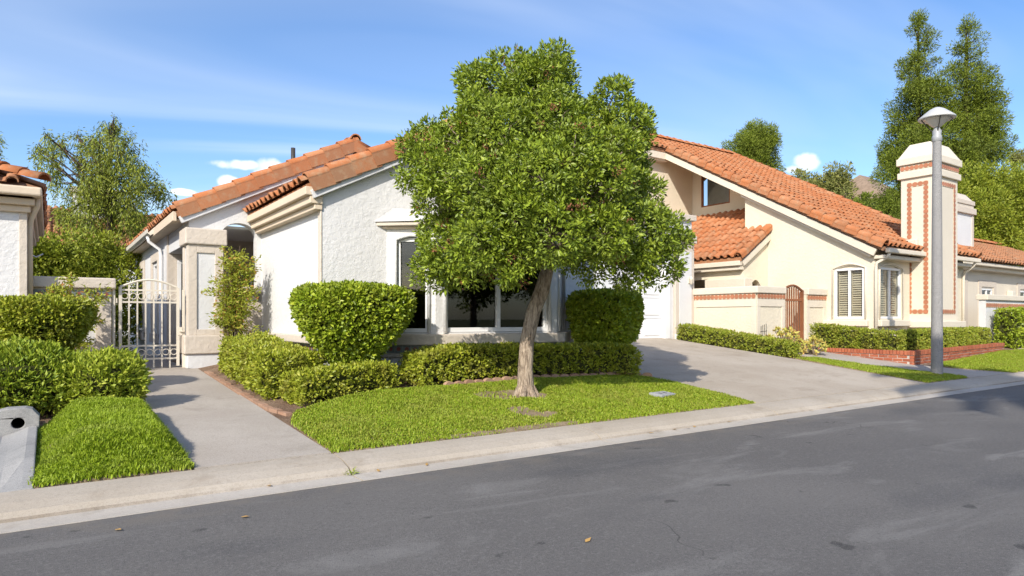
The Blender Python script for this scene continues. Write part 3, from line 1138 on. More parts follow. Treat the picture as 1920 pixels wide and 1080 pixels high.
hw.wall([(0, 0), (0.35, 0), (0.355, 0.24), (0.30, 0.31), (0.25, 0.325), (0.11, 0.325), (0.05, 0.31), (-.005, 0.24)], [cir], Vector((-.425, 7.74, 0.14)), XA, ZA, -YA, 0.2)
hw.build('headwall', M['drain_concrete'], dr, bevel=0.012)
pp = MB()
pp.tube([(-.235, 7.78, 0.325), (-.235, 8.4, 0.33)], 0.0515, 20, cap=False)
pp.tube([(-.235, 8.38, 0.33), (-.235, 8.41, 0.33)], 0.0515, 20)
pp.build('pipe', M['dark_metal'], dr, smooth=True)

# ------------------------------------------------------------------ lawns
def inpoly(x, y, poly):
    r = np.zeros(x.shape, bool)
    n = len(poly)
    for i in range(n):
        x0, y0 = poly[i]; x1, y1 = poly[(i + 1) % n]
        c = (y0 > y) != (y1 > y)
        with np.errstate(divide='ignore', invalid='ignore'):
            xi = (x1 - x0) * (y - y0) / (y1 - y0 + 1e-12) + x0
        r ^= c & (x < xi)
    return r


def lawn(poly, dens, h, mat, zf, bare=(), name='grass', label='', edge=0.0):
    p = np.array(poly)
    # soil layer with thickness following the outline
    mb = MB()
    tri = tessellate_polygon([[Vector((a, b, 0)) for a, b in poly]])
    bm = bmesh.new()
    for a, b in poly:
        bm.verts.new((a, b, 0))
    bm.verts.ensure_lookup_table()
    for t in tri:
        bm.faces.new([bm.verts[i] for i in t])
    for _ in range(5):
        le = [e for e in bm.edges if e.calc_length() > 0.35]
        if not le:
            break
        bmesh.ops.subdivide_edges(bm, edges=le, cuts=1)
        bmesh.ops.triangulate(bm, faces=bm.faces)
    co = np.array([v.co for v in bm.verts])
    z = zf(co[:, 0], co[:, 1])
    for v, zz in zip(bm.verts, z):
        v.co.z = zz + 0.012
    ed = [e for e in bm.edges if e.is_boundary]
    ex = bmesh.ops.extrude_edge_only(bm, edges=ed)
    for q in ex['geom']:
        if isinstance(q, bmesh.types.BMVert):
            q.co.z = min(q.co.z - 0.02, float(zpath(q.co.x, q.co.y)) - 0.03)
    me = bpy.data.meshes.new('lawn'); bm.to_mesh(me); bm.free()
    me.materials.append(M['turf_soil'])
    base = link('lawn', me); tag(base, kind='structure')
    A = (p[:, 0].max() - p[:, 0].min()) * (p[:, 1].max() - p[:, 1].min())
    n = int(A * dens)
    x = RNG.uniform(p[:, 0].min(), p[:, 0].max(), n); y = RNG.uniform(p[:, 1].min(), p[:, 1].max(), n)
    k = inpoly(x, y, poly)
    P0 = np.stack([x, y, 0 * x], 1)
    thin = wobble(P0, 2.3, 1.0) * 0.5 + 0.5
    k &= RNG.random(n) < 0.72 + 0.28 * thin
    for bx, by, bxr, byr in bare:
        q = ((x - bx) / bxr) ** 2 + ((y - by) / byr) ** 2 + 0.45 * wobble(P0, 9.0, 1.0)
        k &= (q > 1) | (RNG.random(n) < 0.05)
    x, y = x[k] + RNG.normal(size=k.sum()) * .014, y[k] + RNG.normal(size=k.sum()) * .014
    n = len(x)
    z = zf(x, y) + 0.008
    a = RNG.random(n) * 2 * math.pi
    hh = h * (0.55 + 0.75 * RNG.random(n)) * (0.8 + 0.35 * (wobble(np.stack([x, y, z], 1), 4.0, 1.0)))
    lean = 0.15 + 0.75 * RNG.random(n)
    w = 0.0038 + 0.0032 * RNG.random(n)
    dx, dy = np.cos(a), np.sin(a)
    B = np.stack([x, y, z], 1)
    Sd = np.stack([-dy, dx, 0 * dx], 1) * w[:, None]
    Mid = B + np.stack([dx * hh * lean * .3, dy * hh * lean * .3, hh * .6], 1)
    Tip = B + np.stack([dx * hh * lean, dy * hh * lean, hh * (1.05 - 0.4 * lean)], 1)
    V = np.stack([B - Sd, B + Sd, Mid + Sd * .8, Mid - Sd * .8, Tip], 1).reshape(-1, 3)
    b = np.arange(n)[:, None] * 5
    F = np.concatenate([b + np.array([0, 1, 2]), b + np.array([0, 2, 3]), b + np.array([3, 2, 4])], 0)
    o = mesh_arrays(name, V, F, M[mat])
    tag(o, label, 'grass', kind='stuff')
    return o


LAWN = [(2.085, 5.78), (5.0, 5.775), (8.18, 5.775), (8.34, 7.5), (8.15, 7.95), (7.05, 8.02), (5.86, 8.16), (4.87, 8.06), (4.0, 8.05), (3.2, 7.9), (2.34, 7.72), (2.13, 7.2)]


def zlawn(x, y):
    x = np.asarray(x, float); y = np.asarray(y, float)
    e = np.minimum.reduce([(y - 5.77) / 0.5, (8.3 - x) / 0.6, (x - 2.08) / 0.5])
    return zpath(x, y) + 0.035 * sm(e) + 0.02 * np.sin(x * 2.1) * np.sin(y * 2.7) * sm(e)


lawn(LAWN, 14000, 0.042, 'grass', zlawn, bare=((5.02, 7.28, 0.52, 0.36), (5.25, 7.2, .3, .3), (4.58, 6.36, 0.16, 0.26), (4.75, 6.15, .2, .1), (4.3, 5.83, 0.8, 0.07), (3.6, 5.83, 0.35, 0.05), (7.15, 6.55, 0.22, 0.13)),
     name='front_lawn_grass', label='short sunlit grass of the lawn around the big round tree')
MOUND = [(-0.09, 5.785), (0.93, 5.78), (0.92, 8.15), (0.3, 8.3), (-0.08, 7.9)]


def zmound(x, y):
    x = np.asarray(x, float); y = np.asarray(y, float)
    e = sm((x + 0.09) / 0.35) * sm((0.95 - x) / 0.20) ** .7 * sm((y - 5.70) / 0.75)
    return zpath(x, y) + 0.004 + 0.19 * e


lawn(MOUND, 26000, 0.060, 'lush_grass', zmound, name='mound_grass', label='dense bright grass on the low mound left of the walkway')
STRIP = [(13.42, 5.79), (15.15, 5.78), (15.35, 5.95), (15.1, 6.6), (14.7, 7.6), (14.62, 8.7), (13.9, 8.75)]
lawn(STRIP, 6000, 0.045, 'grass', zpath, name='strip_grass', label='narrow tapering strip of grass between driveway and garden path')
LAWN2 = [(17.5, 5.785), (24.5, 5.785), (25.4, 8.0), (23.6, 8.05), (20, 7.56), (16.7, 7.08), (16.75, 6.6)]
lawn(LAWN2, 5500, 0.045, 'grass', zpath, name='side_lawn_grass', label='grass in front of the long brick planter at the right edge')
LAWN3 = [(26.1, 5.79), (36, 5.79), (36, 8.4), (26.9, 8.4)]
lawn(LAWN3, 1500, 0.06, 'grass', zpath, name='far_lawn_grass', label='far strip of grass before the hedge at the right edge')

cov = thing('utility_cover', (7.15, 6.55, gf(7.15, 6.55)), 'flat grey utility box cover set in the lawn near the driveway', 'utility cover')
q = MB().box(-0.17, 0.17, -0.11, 0.11, 0, 0.05)
o = q.build('lid', M['grey_metal'], None, bevel=0.008)
o.parent = cov; o.location = (0, 0, 0.02); o.rotation_euler = (math.radians(5), 0, 0.1)
q = MB()
for s in (-.05, .05):
    o = MB().box(s - .012, s + .012, -.03, .03, 0.05, 0.053).build('slot', M['dark_metal'], None); o.parent = cov; o.location = (0, 0, 0.02); o.rotation_euler = (math.radians(5), 0, 0.1)

# ------------------------------------------------------------------ the white house
WH = thing('white_house', (3.22, 9.41, 0.45), 'white stucco house with tan trim and clay tile roof behind the big round tree', 'house')
NX, NY = Vector((-1, 0, 0)), Vector((0, -1, 0))
EZ, APX, APZ = 3.12, 5.81, 4.42
BXL, BXR, BYF = 4.22, 7.72, 8.93          # bay

# gable wall with the bay opening
wl = MB()
wl.wall([(3.22, 0.2), (8.4, 0.2), (8.4, EZ), (APX, APZ), (3.22, EZ)], [[(4.42, 0.9), (7.5, 0.9), (7.5, 2.66), (4.42, 2.66)]], Vector((0, 9.41, 0)), XA, ZA, NY, 0.16)
front_wall = wl.build('gable_wall', M['white_stucco'], WH)
wl = MB()
wl.wall([(9.57, 0.2), (12.86, 0.2), (12.86, EZ), (9.57, EZ)], [], Vector((3.22, 0, 0)), YA, ZA, NX, 0.16)
side_wall = wl.build('side_wall', M['smooth_white'], WH)
# strip that closes the corner
boxo('side_wall', WH, M['smooth_white'], 3.222, 3.38, 9.412, 9.575, 0.2, EZ - .03, 0)
wl = MB(); wl.wall([(9.57, 0.2), (12.9, 0.2), (12.9, 4.0), (9.57, EZ + .05)], [], Vector((8.4, 0, 0)), YA, ZA, XA, 0.16)
wl.build('side_wall', M['smooth_white'], WH)
boxo('corner_trim', WH, M['tan_trim'], 3.195, 3.22, 9.40, 9.52, 1.05, EZ - .12)
# cornice of stepped boards under the side eave
cm = MB()
cm.box(3.10, 3.22, 9.38, 12.70, 2.86, 2.94).box(3.03, 3.22, 9.36, 12.70, 2.94, 3.05).box(2.96, 3.22, 9.34, 12.70, 3.05, 3.17)
cm.build('cornice', M['wood_cream'], WH, bevel=0.012)
# plinth bands on the side wall and round the bay
lm = MB(); lm.box(3.10, 3.22, 9.33, 12.68, 0.94, 1.06)
lm.build('ledge', M['tan_trim'], WH, bevel=0.015)
lm = MB(); lm.box(3.12, 3.22, 9.35, 12.68, 0.72, 0.80)
lm.build('ledge', M['tan_trim'], WH, bevel=0.012)
band(side_wall, Vector((3.205, 12.68, 0.87)), Vector((3.205, 9.42, 0.87)), ZA, NX, 'blue', 0.125)

# bay: polygon footprint
bay = [Vector((BXL, 9.41, 0)), Vector((4.80, BYF, 0)), Vector((7.14, BYF, 0)), Vector((BXR, 9.41, 0))]


def offset_bay(o):
    return [bay[0] + Vector((-o * 1.1, 0, 0)), bay[1] + Vector((-o * .5, -o, 0)), bay[2] + Vector((o * .5, -o, 0)), bay[3] + Vector((o * 1.1, 0, 0))]


def bay_prism(o, z0, z1, name, mat, bevel=0.01):
    p = offset_bay(o) ; q = MB()
    pts = [(a.x, a.y if i in (1, 2) else 9.405, z) for z in (z0, z1) for i, a in enumerate(p)]
    q.add(pts, [(0, 1, 2, 3), (4, 5, 6, 7), (0, 1, 5, 4), (1, 2, 6, 5), (2, 3, 7, 6), (3, 0, 4, 7)])
    return q.build(name, mat, WH, bevel=bevel)


bay_prism(0.0, 0.2, 0.72, 'bay_plinth', M['white_stucco'])
bay_prism(0.10, 0.72, 0.78, 'ledge', M['tan_trim'])
bb = bay_prism(0.0, 0.78, 0.905, 'bay_band', M['tan_trim'])
bay_prism(0.14, 0.905, 1.07, 'ledge', M['tan_trim'], 0.02)
for i in range(3):
    a, b = bay[i], bay[i + 1]
    d = (b - a).normalized(); n = Vector((d.y, -d.x, 0))
    L = (b - a).length
    band(bb, a + n * .002 + ZA * .8425, b + n * .002 + ZA * .8425, ZA, n, 'blue', 0.12)
    # bay wall around its window
    w0, w1 = (0.14, L - 0.10) if i == 0 else (0.10, L - 0.14) if i == 2 else (0.16, L - 0.16)
    arch = [(w1, 2.50)] + [(w0 + (w1 - w0) * (1 - k / 8), 2.50 + 0.07 * math.sin(math.pi * k / 8)) for k in range(1, 8)] + [(w0, 2.50)]
    wb = MB(); wb.wall([(0, 1.07), (L, 1.07), (L, 2.68), (0, 2.68)], [[(w0, 1.09), (w1, 1.09)] + arch], a, d, ZA, n, 0.12)
    wb.build('bay_wall', M['white_stucco'], WH)
    window(WH, a + d * (w0 + .005) + n * -0.05 + ZA * 1.095, d, n, w1 - w0 - .01, 1.44, 0.06 if i != 1 else 0.07, mull=((w1 - w0) / 2,) if i == 1 else ())
    tr = MB()
    pts = [a + d * w0 + ZA * 1.09 + n * .012] + [a + d * u + ZA * v + n * .012 for u, v in reversed(arch)] + [a + d * w1 + ZA * 1.09 + n * .012]
    tr.tube(pts, 0.032, 8)
    tr.build('window_trim', M['smooth_white'], WH, smooth=True)
# hood over the bay
p0, p1 = offset_bay(0.20), offset_bay(0.02)
q = MB()
top = [Vector((4.32, 9.40, 3.0)), Vector((4.86, 9.36, 3.02)), Vector((7.08, 9.36, 3.02)), Vector((7.62, 9.40, 3.0))]
q.add([(a.x, a.y if i in (1, 2) else 9.405, 2.76) for i, a in enumerate(p0)] + [tuple(a) for a in top], [(0, 1, 2, 3), (4, 5, 6, 7), (0, 1, 5, 4), (1, 2, 6, 5), (2, 3, 7, 6), (3, 0, 4, 7)])
q.build('bay_hood', M['smooth_white'], WH, bevel=0.01)
bay_prism(0.16, 2.70, 2.758, 'hood_trim', M['tan_trim'], 0.012)
bay_prism(0.08, 2.665, 2.698, 'hood_trim', M['wood_cream'], 0.008)
# dim room behind the bay, with sheer curtain
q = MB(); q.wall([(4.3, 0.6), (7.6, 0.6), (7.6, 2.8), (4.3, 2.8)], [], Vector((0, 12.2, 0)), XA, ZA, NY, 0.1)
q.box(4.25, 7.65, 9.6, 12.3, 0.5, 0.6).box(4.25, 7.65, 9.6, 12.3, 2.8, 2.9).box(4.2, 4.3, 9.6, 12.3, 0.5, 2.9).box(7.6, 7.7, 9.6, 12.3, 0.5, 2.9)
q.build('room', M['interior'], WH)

# garage with its sectional door
gw = MB()
GY, GZ = 12.42, gf(11, 12.42)
gw.wall([(8.4, 0.3), (14.74, 0.3), (14.74, 4.02), (8.4, 4.02)], [[(9.0, GZ + .01), (13.66, GZ + .01), (13.66, 2.95), (9.0, 2.95)]], Vector((0, GY, 0)), XA, ZA, NY, 0.2)
gw.build('garage_wall', M['smooth_white'], WH)
boxo('garage_wall', WH, M['smooth_white'], 14.54, 14.738, GY + .2, 18.0, 0.3, 4.018, 0)
boxo('coping', WH, M['tan_trim'], 8.3, 14.84, GY - .10, GY + .35, 4.02, 4.18, 0.02)
boxo('coping', WH, M['tan_trim'], 14.44, 14.838, GY + .35, 18.0, 4.02, 4.178, 0.02)
boxo('garage_roof', WH, M['tan_trim'], 8.4, 14.5, GY + .3, 18, 3.85, 3.95, 0)
pil = boxo('pilaster', WH, M['tan_trim'], 13.98, 14.745, GY - .09, GY - .002, 0.4, 3.38, 0.015)
boxo('pilaster_cap', WH, M['tan_trim'], 13.92, 14.80, GY - .15, GY - .002, 3.38, 3.60, 0.02)
boxo('panel', WH, M['smooth_white'], 14.12, 14.62, GY - .105, GY - .09, 1.0, 3.15, 0.006)
boxo('pilaster_foot', WH, M['smooth_white'], 13.93, 14.75, GY - .16, GY - .09, 0.4, GZ + .12, 0.015)
fm = MB(); fm.box(8.84, 9.02, GY - .03, GY + .105, GZ, 3.1).box(13.64, 13.84, GY - .03, GY + .105, GZ, 3.1).box(9.02, 13.64, GY - .03, GY + .105, 2.93, 3.1)
fm.build('door_frame', M['white_paint'], WH, bevel=0.01)
door = MB().box(9.0, 13.66, GY + .11, GY + .16, GZ + .005, 2.96).build('garage_door', M['white_paint'], WH)
nr, nc = 4, 6
dw, dh = (13.66 - 9.0) / nc, (2.95 - GZ) / nr
for r in range(nr):
    for c in range(nc):
        x0, x1 = 9.0 + c * dw + .07, 9.0 + (c + 1) * dw - .07
        z0, z1 = GZ + r * dh + .07, GZ + (r + 1) * dh - .07
        pm = MB()
        yf = GY + .11
        pm.add([(x0, yf, z0), (x1, yf, z0), (x1, yf, z1), (x0, yf, z1)] + [(x0 + .03, yf - .016, z0 + .03), (x1 - .03, yf - .016, z0 + .03), (x1 - .03, yf - .016, z1 - .03), (x0 + .03, yf - .016, z1 - .03)],
               [(0, 1, 5, 4), (1, 2, 6, 5), (2, 3, 7, 6), (3, 0, 4, 7), (4, 5, 6, 7)])
        pm.build('door_panel', M['white_paint'], door)
for r in range(1, nr):
    MB().box(9.0, 13.66, GY + .108, GY + .112, GZ + r * dh - .005, GZ + r * dh + .005).build('joint', M['grey_metal'], door)
for x in (14.5,):
    wlp = thing('wall_lamp', (x, GY - .106, 2.35), 'small beige lantern on the pilaster right of the garage door', 'wall lamp')
    MB().box(x - .04, x + .04, GY - .135, GY - .106, 2.28, 2.46).build('back_plate', M['beige_metal'], wlp, bevel=.006)
    MB().lathe(x, GY - .19, [(0.0, 2.24), (.035, 2.26), (.055, 2.40), (.06, 2.41), (.01, 2.47), (0, 2.47)], 10).build('lantern', M['beige_metal'], wlp, smooth=True)
    MB().tube([(x, GY - .13, 2.44), (x, GY - .19, 2.47)], .008, 6).build('bracket', M['beige_metal'], wlp)

# rear wing: porch arch wall, entry pier, recess
AY = 12.72
arc = [(3.14, 2.80)] + [(2.835 + 0.305 * math.cos(math.pi * k / 12), 2.80 + 0.235 * math.sin(math.pi * k / 12)) for k in range(1, 12)] + [(2.53, 2.80)]
wl = MB()
wl.wall([(2.0, 2.6), (2.53, 2.6), (2.53, 2.80)] + [p_ for p_ in reversed(arc[1:-1])] + [(3.14, 2.80), (3.14, 0.3), (8.1, 0.3), (8.1, 3.0), (5.0, 4.52), (2.0, 3.03)], [], Vector((0, AY, 0)), XA, ZA, NY, 0.25)
wl.build('porch_wall', M['smooth_white'], WH)
lw = MB(); lw.wall([(2.3, 0.3), (3.22, 0.3), (3.22, 1.76), (2.3, 1.76)], [], Vector((0, AY - .02, 0)), XA, ZA, NY, 0.2)
low = lw.build('porch_parapet', M['tan_trim'], WH)
band(low, Vector((2.5, AY - .025, 1.68)), Vector((3.2, AY - .025, 1.68)), ZA, NY, 'blue', 0.12)
boxo('coping', WH, M['tan_trim'], 2.42, 3.215, AY - .08, AY + .24, 1.76, 1.88, 0.015)
pier = MB().box(1.97, 2.50, AY - .22, AY + .3, 0.68, 2.58).build('entry_pier', M['smooth_white'], WH)
boxo('pier_cap', WH, M['tan_trim'], 1.90, 2.57, AY - .29, AY + .36, 2.58, 2.86, 0.02)
fr_ = MB()
for (a, b, c, d) in ((1.955, 2.09, 1.02, 2.575), (2.38, 2.515, 1.02, 2.575), (2.09, 2.38, 2.44, 2.575), (2.09, 2.38, 1.02, 1.12)):
    fr_.box(a, b, AY - .245, AY - .22, c, d)
fr_.box(1.945, 1.97, AY - .243, AY - .08, 1.02, 2.573).box(1.945, 1.97, AY + .16, AY + .3, 1.02, 2.573)
fr_.build('pier_trim', M['tan_trim'], WH, bevel=0.006)
boxo('pier_base', WH, M['tan_trim'], 1.88, 2.60, AY - .31, AY + .36, 0.70, 1.02, 0.02)
boxo('pier_plinth', WH, M['smooth_white'], 1.93, 2.56, AY - .27, AY + .34, 0.3, 0.70, 0.015)
# entry beam and recess
boxo('entry_beam', WH, M['smooth_white'], 1.99, 2.28, AY + .26, 15.0, 2.62, 3.0, 0.01)
boxo('entry_ceiling', WH, M['smooth_white'], 2.2, 4.2, AY + .26, 15.0, 2.96, 3.0, 0)
boxo('porch_wall', WH, M['white_stucco'], 4.1, 4.3, AY + .25, 15.0, 0.3, 3.0, 0)
rw = MB(); rw.wall([(1.97, 0.3), (4.3, 0.3), (4.3, 3.0), (1.97, 3.0)], [[(2.14, 0.62), (2.95, 0.62), (2.95, 2.5), (2.14, 2.5)], [(3.35, 1.6), (3.8, 1.6), (3.8, 2.45), (3.35, 2.45)]], Vector((0, 15.0, 0)), XA, ZA, NY, 0.15)
rw.build('entry_wall', M['tan_trim'], WH)
window(WH, Vector((2.145, 14.97, 0.625)), XA, NY, 0.80, 1.87, 0.07, name='glass_door')
window(WH, Vector((3.355, 14.97, 1.605)), XA, NY, 0.44, 0.84, 0.05, mull=(.22,))
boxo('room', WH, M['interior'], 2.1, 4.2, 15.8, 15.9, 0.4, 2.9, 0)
# long side wall with tall windows
op = [[(16.3, 1.0), (17.2, 1.0), (17.2, 2.55), (16.3, 2.55)], [(19.0, 1.0), (20.3, 1.0), (20.3, 2.55), (19.0, 2.55)]]
sw = MB(); sw.wall([(15.15, 0.3), (23, 0.3), (23, 3.0), (15.15, 3.0)], op, Vector((1.97, 0, 0)), YA, ZA, NX, 0.15)
sw.build('side_wall', M['smooth_white'], WH)
for a, b in ((16.3, 17.2), (19.0, 20.3)):
    window(WH, Vector((1.99, b - .005, 1.005)), -YA, NX, b - a - .01, 1.54, 0.06, mull=((b - a) / 2,))
    tf = MB(); tf.box(1.93, 1.968, a - .2, a - .02, .85, 2.75).box(1.93, 1.968, b + .02, b + .2, .85, 2.75).box(1.928, 1.968, a - .02, b + .02, 2.57, 2.75).box(1.90, 1.968, a - .2, b + .2, .78, .98)
    tf.build('window_trim', M['tan_trim'], WH, bevel=.006)
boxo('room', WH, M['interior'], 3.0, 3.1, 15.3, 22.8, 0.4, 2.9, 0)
boxo('rear_wall', WH, M['smooth_white'], 1.97, 8.1, 23.0, 23.15, 0.3, 3.0, 0)
boxo('side_wall', WH, M['smooth_white'], 7.95, 8.1, 12.97, 23.0, 0.3, 3.0, 0)

# roofs
def gable_roof(parent, xe0, xe1, xr, ze, zr, y0, y1, kind, lim, skirt=0.2, fas='wood_cream', name='roof'):
    """gable with its ridge along y"""
    th = 0.10
    mb = MB()
    for s, xe in ((-1, xe0), (1, xe1)):
        a, b = Vector((xe, 0, ze)), Vector((xr, 0, zr))
        V = (b - a).normalized(); n = Vector((-V.z, 0, V.x))
        if n.z < 0:
            n = -n
        p = [a, b, b - ZA * th, a - n * th]
        mb.add([(q_.x, y, q_.z) for y in (y0, y1) for q_ in p], [(0, 1, 2, 3), (4, 5, 6, 7), (0, 1, 5, 4), (1, 2, 6, 5), (2, 3, 7, 6), (3, 0, 4, 7)])
    roof = mb.build(name, M['clay_brown'], parent)
    for s, xe in ((-1, xe0), (1, xe1)):
        a, b = Vector((xe, y0, ze)), Vector((xr, y0, zr))
        V = (b - a).normalized()
        L = (b - a).length
        if s < 0:
            lay_tiles(roof, Vector((xe, y1, ze)) - V * .05 + ZA * .01, -YA, V, y1 - y0, L, kind, lim)
        else:
            lay_tiles(roof, Vector((xe, y0, ze)) - V * .05 + ZA * .01, YA, V, y1 - y0, L, kind, 0)
        lay_rake(roof, a + NY * .0 + ZA * .05, b + ZA * .05, NY, 'clay_tile', skirt)
        f = MB()
        n = V.cross(YA); n = n if n.z < 0 else -n
        f.obox(a, V, YA, n, 0, L - .03, -.06, 0.02, 0.10, 0.22)
        f.build('rake_board', M['smooth_white'], roof, bevel=.008)
    rd = (y1 - y0)
    lay_rake(roof, Vector((xr, y0 - .08, zr + .07)), Vector((xr, y1, zr + .07)), XA, 'clay_tile', 0.0, .38, 'ridge_tile', 1.15)
    return roof


rf1 = gable_roof(WH, 2.98, 8.64, APX, 3.20, 4.62, 9.36, 13.4, 'clay_tile', 110)
rf2 = gable_roof(WH, 1.78, 8.2, 4.99, 3.14, 4.76, 12.66, 23.2, 'clay_tile', 200)
# eave board and gutter along the rear wing
gt = MB(); gt.box(1.74, 1.80, 12.66, 23.2, 2.98, 3.14)
gt.build('eave_board', M['wood_cream'], rf2, bevel=.006)
gt = MB()
gp = [(1.74, 3.10), (1.74, 3.02), (1.68, 2.99), (1.63, 3.03), (1.62, 3.11), (1.635, 3.11), (1.645, 3.04), (1.68, 3.01), (1.725, 3.03), (1.728, 3.10)]
n = len(gp)
gt.v = [(x, y, z) for y in (15.2, 23.2) for x, z in gp]
for j in range(n):
    gt.face((j, (j + 1) % n, n + (j + 1) % n, n + j))
gt.face(list(range(n))); gt.face(list(range(n, 2 * n)))
gt.build('gutter', M['gutter_paint'], rf2)
boxo('soffit', rf2, M['wood_cream'], 1.80, 2.3, 12.76, 23.1, 2.99, 3.03, 0)
dn = MB(); dn.tube([(1.68, 15.6, 3.0), (1.70, 15.6, 2.9), (1.90, 15.6, 2.75), (1.92, 15.6, 2.6), (1.92, 15.6, 0.6), (1.85, 15.6, 0.5)], .035, 8)
dn.build('downspout', M['white_paint'], WH, smooth=True)
vp = MB(); vp.tube([(4.18, 14.0, 4.1), (4.18, 14.0, 4.86)], .045, 10)
vp.build('vent_pipe', M['dark_metal'], rf2, smooth=True)

# ------------------------------------------------------------------ gate and side yard wall
SWL = thing('side_yard_wall', (0.3, 12.7, 0.4), 'low tan and white garden wall with a tile band left of the metal gate', 'wall')
b_ = MB().box(-0.3, 0.84, 12.66, 12.9, 0.3, 1.78).build('wall', M['smooth_white'], SWL)
t_ = MB(); t_.box(-0.3, 0.84, 12.635, 12.66, 1.56, 1.79).box(0.62, 0.84, 12.63, 12.66, 0.92, 1.56).box(-0.3, 0.62, 12.632, 12.66, 0.62, 0.92).box(0.62, 0.84, 12.628, 12.66, 0.42, .92)
bt = t_.build('wall_trim', M['tan_trim'], SWL, bevel=.006)
band(bt, Vector((-0.3, 12.633, 1.70)), Vector((0.83, 12.633, 1.70)), ZA, NY, 'blue', 0.12)
boxo('coping', SWL, M['tan_trim'], -0.3, 0.90, 12.56, 12.95, 1.79, 1.96, 0.02)

GT = thing('garden_gate', (1.4, 12.68, 0.45), 'arched beige metal gate with rows of rings between white house and low wall', 'gate')
gz, gx0, gx1, gy = 0.50, 0.97, 1.82, 12.68
mp = MB(); mp.box(0.855, 0.895, gy - .02, gy + .02, 0.42, 1.82).build('post', M['beige_metal'], GT, bevel=.003)
MB().box(1.89, 1.93, gy - .02, gy + .02, 0.42, 1.80).build('post', M['beige_metal'], GT, bevel=.003)
fm = MB()
fm.box(gx0 - .025, gx0 + .02, gy - .018, gy + .018, gz, 1.83).box(gx1 - .02, gx1 + .025, gy - .018, gy + .018, gz, 1.83)
for z in (gz + .13, gz + .35, 1.58, 1.78):
    fm.box(gx0 + .02, gx1 - .02, gy - .012, gy + .012, z - .014, z + .014)
ap = [(gx0 + (gx1 - gx0) * k / 14, gy, 1.83 + 0.125 * math.sin(math.pi * k / 14)) for k in range(15)]
fm.tube(ap, .02, 6)
fm.build('frame', M['beige_metal'], GT)
for k in range(1, 7):
    x = gx0 + (gx1 - gx0) * k / 7
    zt = 1.83 + 0.125 * math.sin(math.pi * k / 7)
    MB().box(x - .011, x + .011, gy - .011, gy + .011, gz - .06, zt).build('bar', M['beige_metal'], GT)
for zc in (gz + .24, 1.68):
    for k in range(7):
        x = gx0 + (gx1 - gx0) * (k + .5) / 7
        r = MB(); r.tube([(x + .05 * math.cos(a * math.pi / 8), gy - .012, zc + .05 * math.sin(a * math.pi / 8)) for a in range(17)], .0075, 5, cap=False)
        r.build('ring', M['beige_metal'], GT)
lk = MB(); lk.box(gx1 + .0, gx1 + .07, gy - .03, gy + .03, 1.02, 1.16).box(gx1 + .02, gx1 + .1, gy - .06, gy - .03, 1.08, 1.10)
lk.build('latch', M['beige_metal'], GT)
for z in (.8, 1.6):
    MB().tube([(gx0 - .055, gy, z - .04), (gx0 - .055, gy, z + .04)], .014, 8).build('hinge', M['beige_metal'], GT)

# ------------------------------------------------------------------ left neighbour
LH = thing('neighbour_house', (-0.26, 11.45, 0.4), 'white stucco corner of a clay tiled house at the left edge', 'house')
MB().box(-8, -0.28, 11.45, 17, 0.2, 2.95).build('wall', M['white_stucco'], LH)
boxo('corner_trim', LH, M['tan_trim'], -0.36, -0.262, 11.43, 11.55, 0.4, 2.9, .006)
tq = MB(); tq.box(-0.28, -0.262, 12.6, 12.75, 0.4, 2.9).box(-0.28, -0.262, 13.9, 14.05, 0.4, 2.9)
tq.build('trim', M['tan_trim'], LH)
cn = MB(); cn.box(-8, -0.22, 11.38, 17, 2.80, 2.90).box(-8, -0.17, 11.3, 17, 2.90, 3.0)
cn.build('cornice', M['wood_cream'], LH, bevel=.015)
gz_ = MB(); gz_.box(-8, -0.08, 11.12, 11.26, 3.02, 3.15).box(-0.20, -0.078, 11.26, 17, 3.02, 3.148)
gz_.build('gutter', M['wood_cream'], LH, bevel=.025)
bk = MB(); bk.tube([(-0.14, 11.4, 3.03), (-0.14, 11.42, 2.92), (-0.22, 11.55, 2.72), (-0.235, 11.58, 2.6), (-0.235, 11.58, 0.6)], .04, 8)
bk.build('downspout', M['wood_cream'], LH, smooth=True)
ca = MB(); ca.tube([(-0.28, 13.4, 2.35), (-0.18, 13.42, 2.30), (-0.08, 13.45, 2.36)], .012, 6)
ca.build('bracket', M['white_paint'], LH)
rb = MB()      # hipped roof
rb.add([(-8, 11.15, 3.15), (-0.1, 11.15, 3.15), (-0.1, 17.2, 3.15), (-8, 17.2, 3.15), (-3.2, 14.2, 4.4), (-4.8, 14.2, 4.4)],
       [(0, 1, 4, 5), (1, 2, 4), (2, 3, 5, 4), (3, 0, 5), (0, 3, 2, 1)])
lr = rb.build('roof', M['clay_brown'], LH)
Va = Vector((0, 3.05, 1.25)); Vb = Vector((-3.1, 0, 1.25))
lay_tiles(lr, Vector((-3.2, 11.12, 3.16)), XA, Va, 3.1, 3.25, 'clay_brown', 60, keep=lambda u, v: (3.1 - u) > v * .94)
lay_tiles(lr, Vector((-.07, 11.15, 3.16)), YA, Vb, 6.0, 3.3, 'clay_brown', 120, keep=lambda u, v: u > v * .92 and 6 - u > v * .92)
lay_rake(lr, Vector((-.06, 11.1, 3.22)), Vector((-3.2, 14.2, 4.5)), Vector((.7, .7, 0)), 'clay_tile', 0.0, .38, 'hip_tile', 1.2)
LH.location = LH.location + Vector((0, .85, .08))

# ------------------------------------------------------------------ the yellow house
YH = thing('yellow_house', (17.94, 9.0, 0.45), 'pale yellow stucco house with a long orange tile roof and tall chimney', 'house')
YX, YF = 17.94, 9.0
SL = 0.55


def zr(y):                      # top of the roof deck
    return 3.20 + SL * (y - 8.72)


def zw(y):
    return zr(y) - 0.17


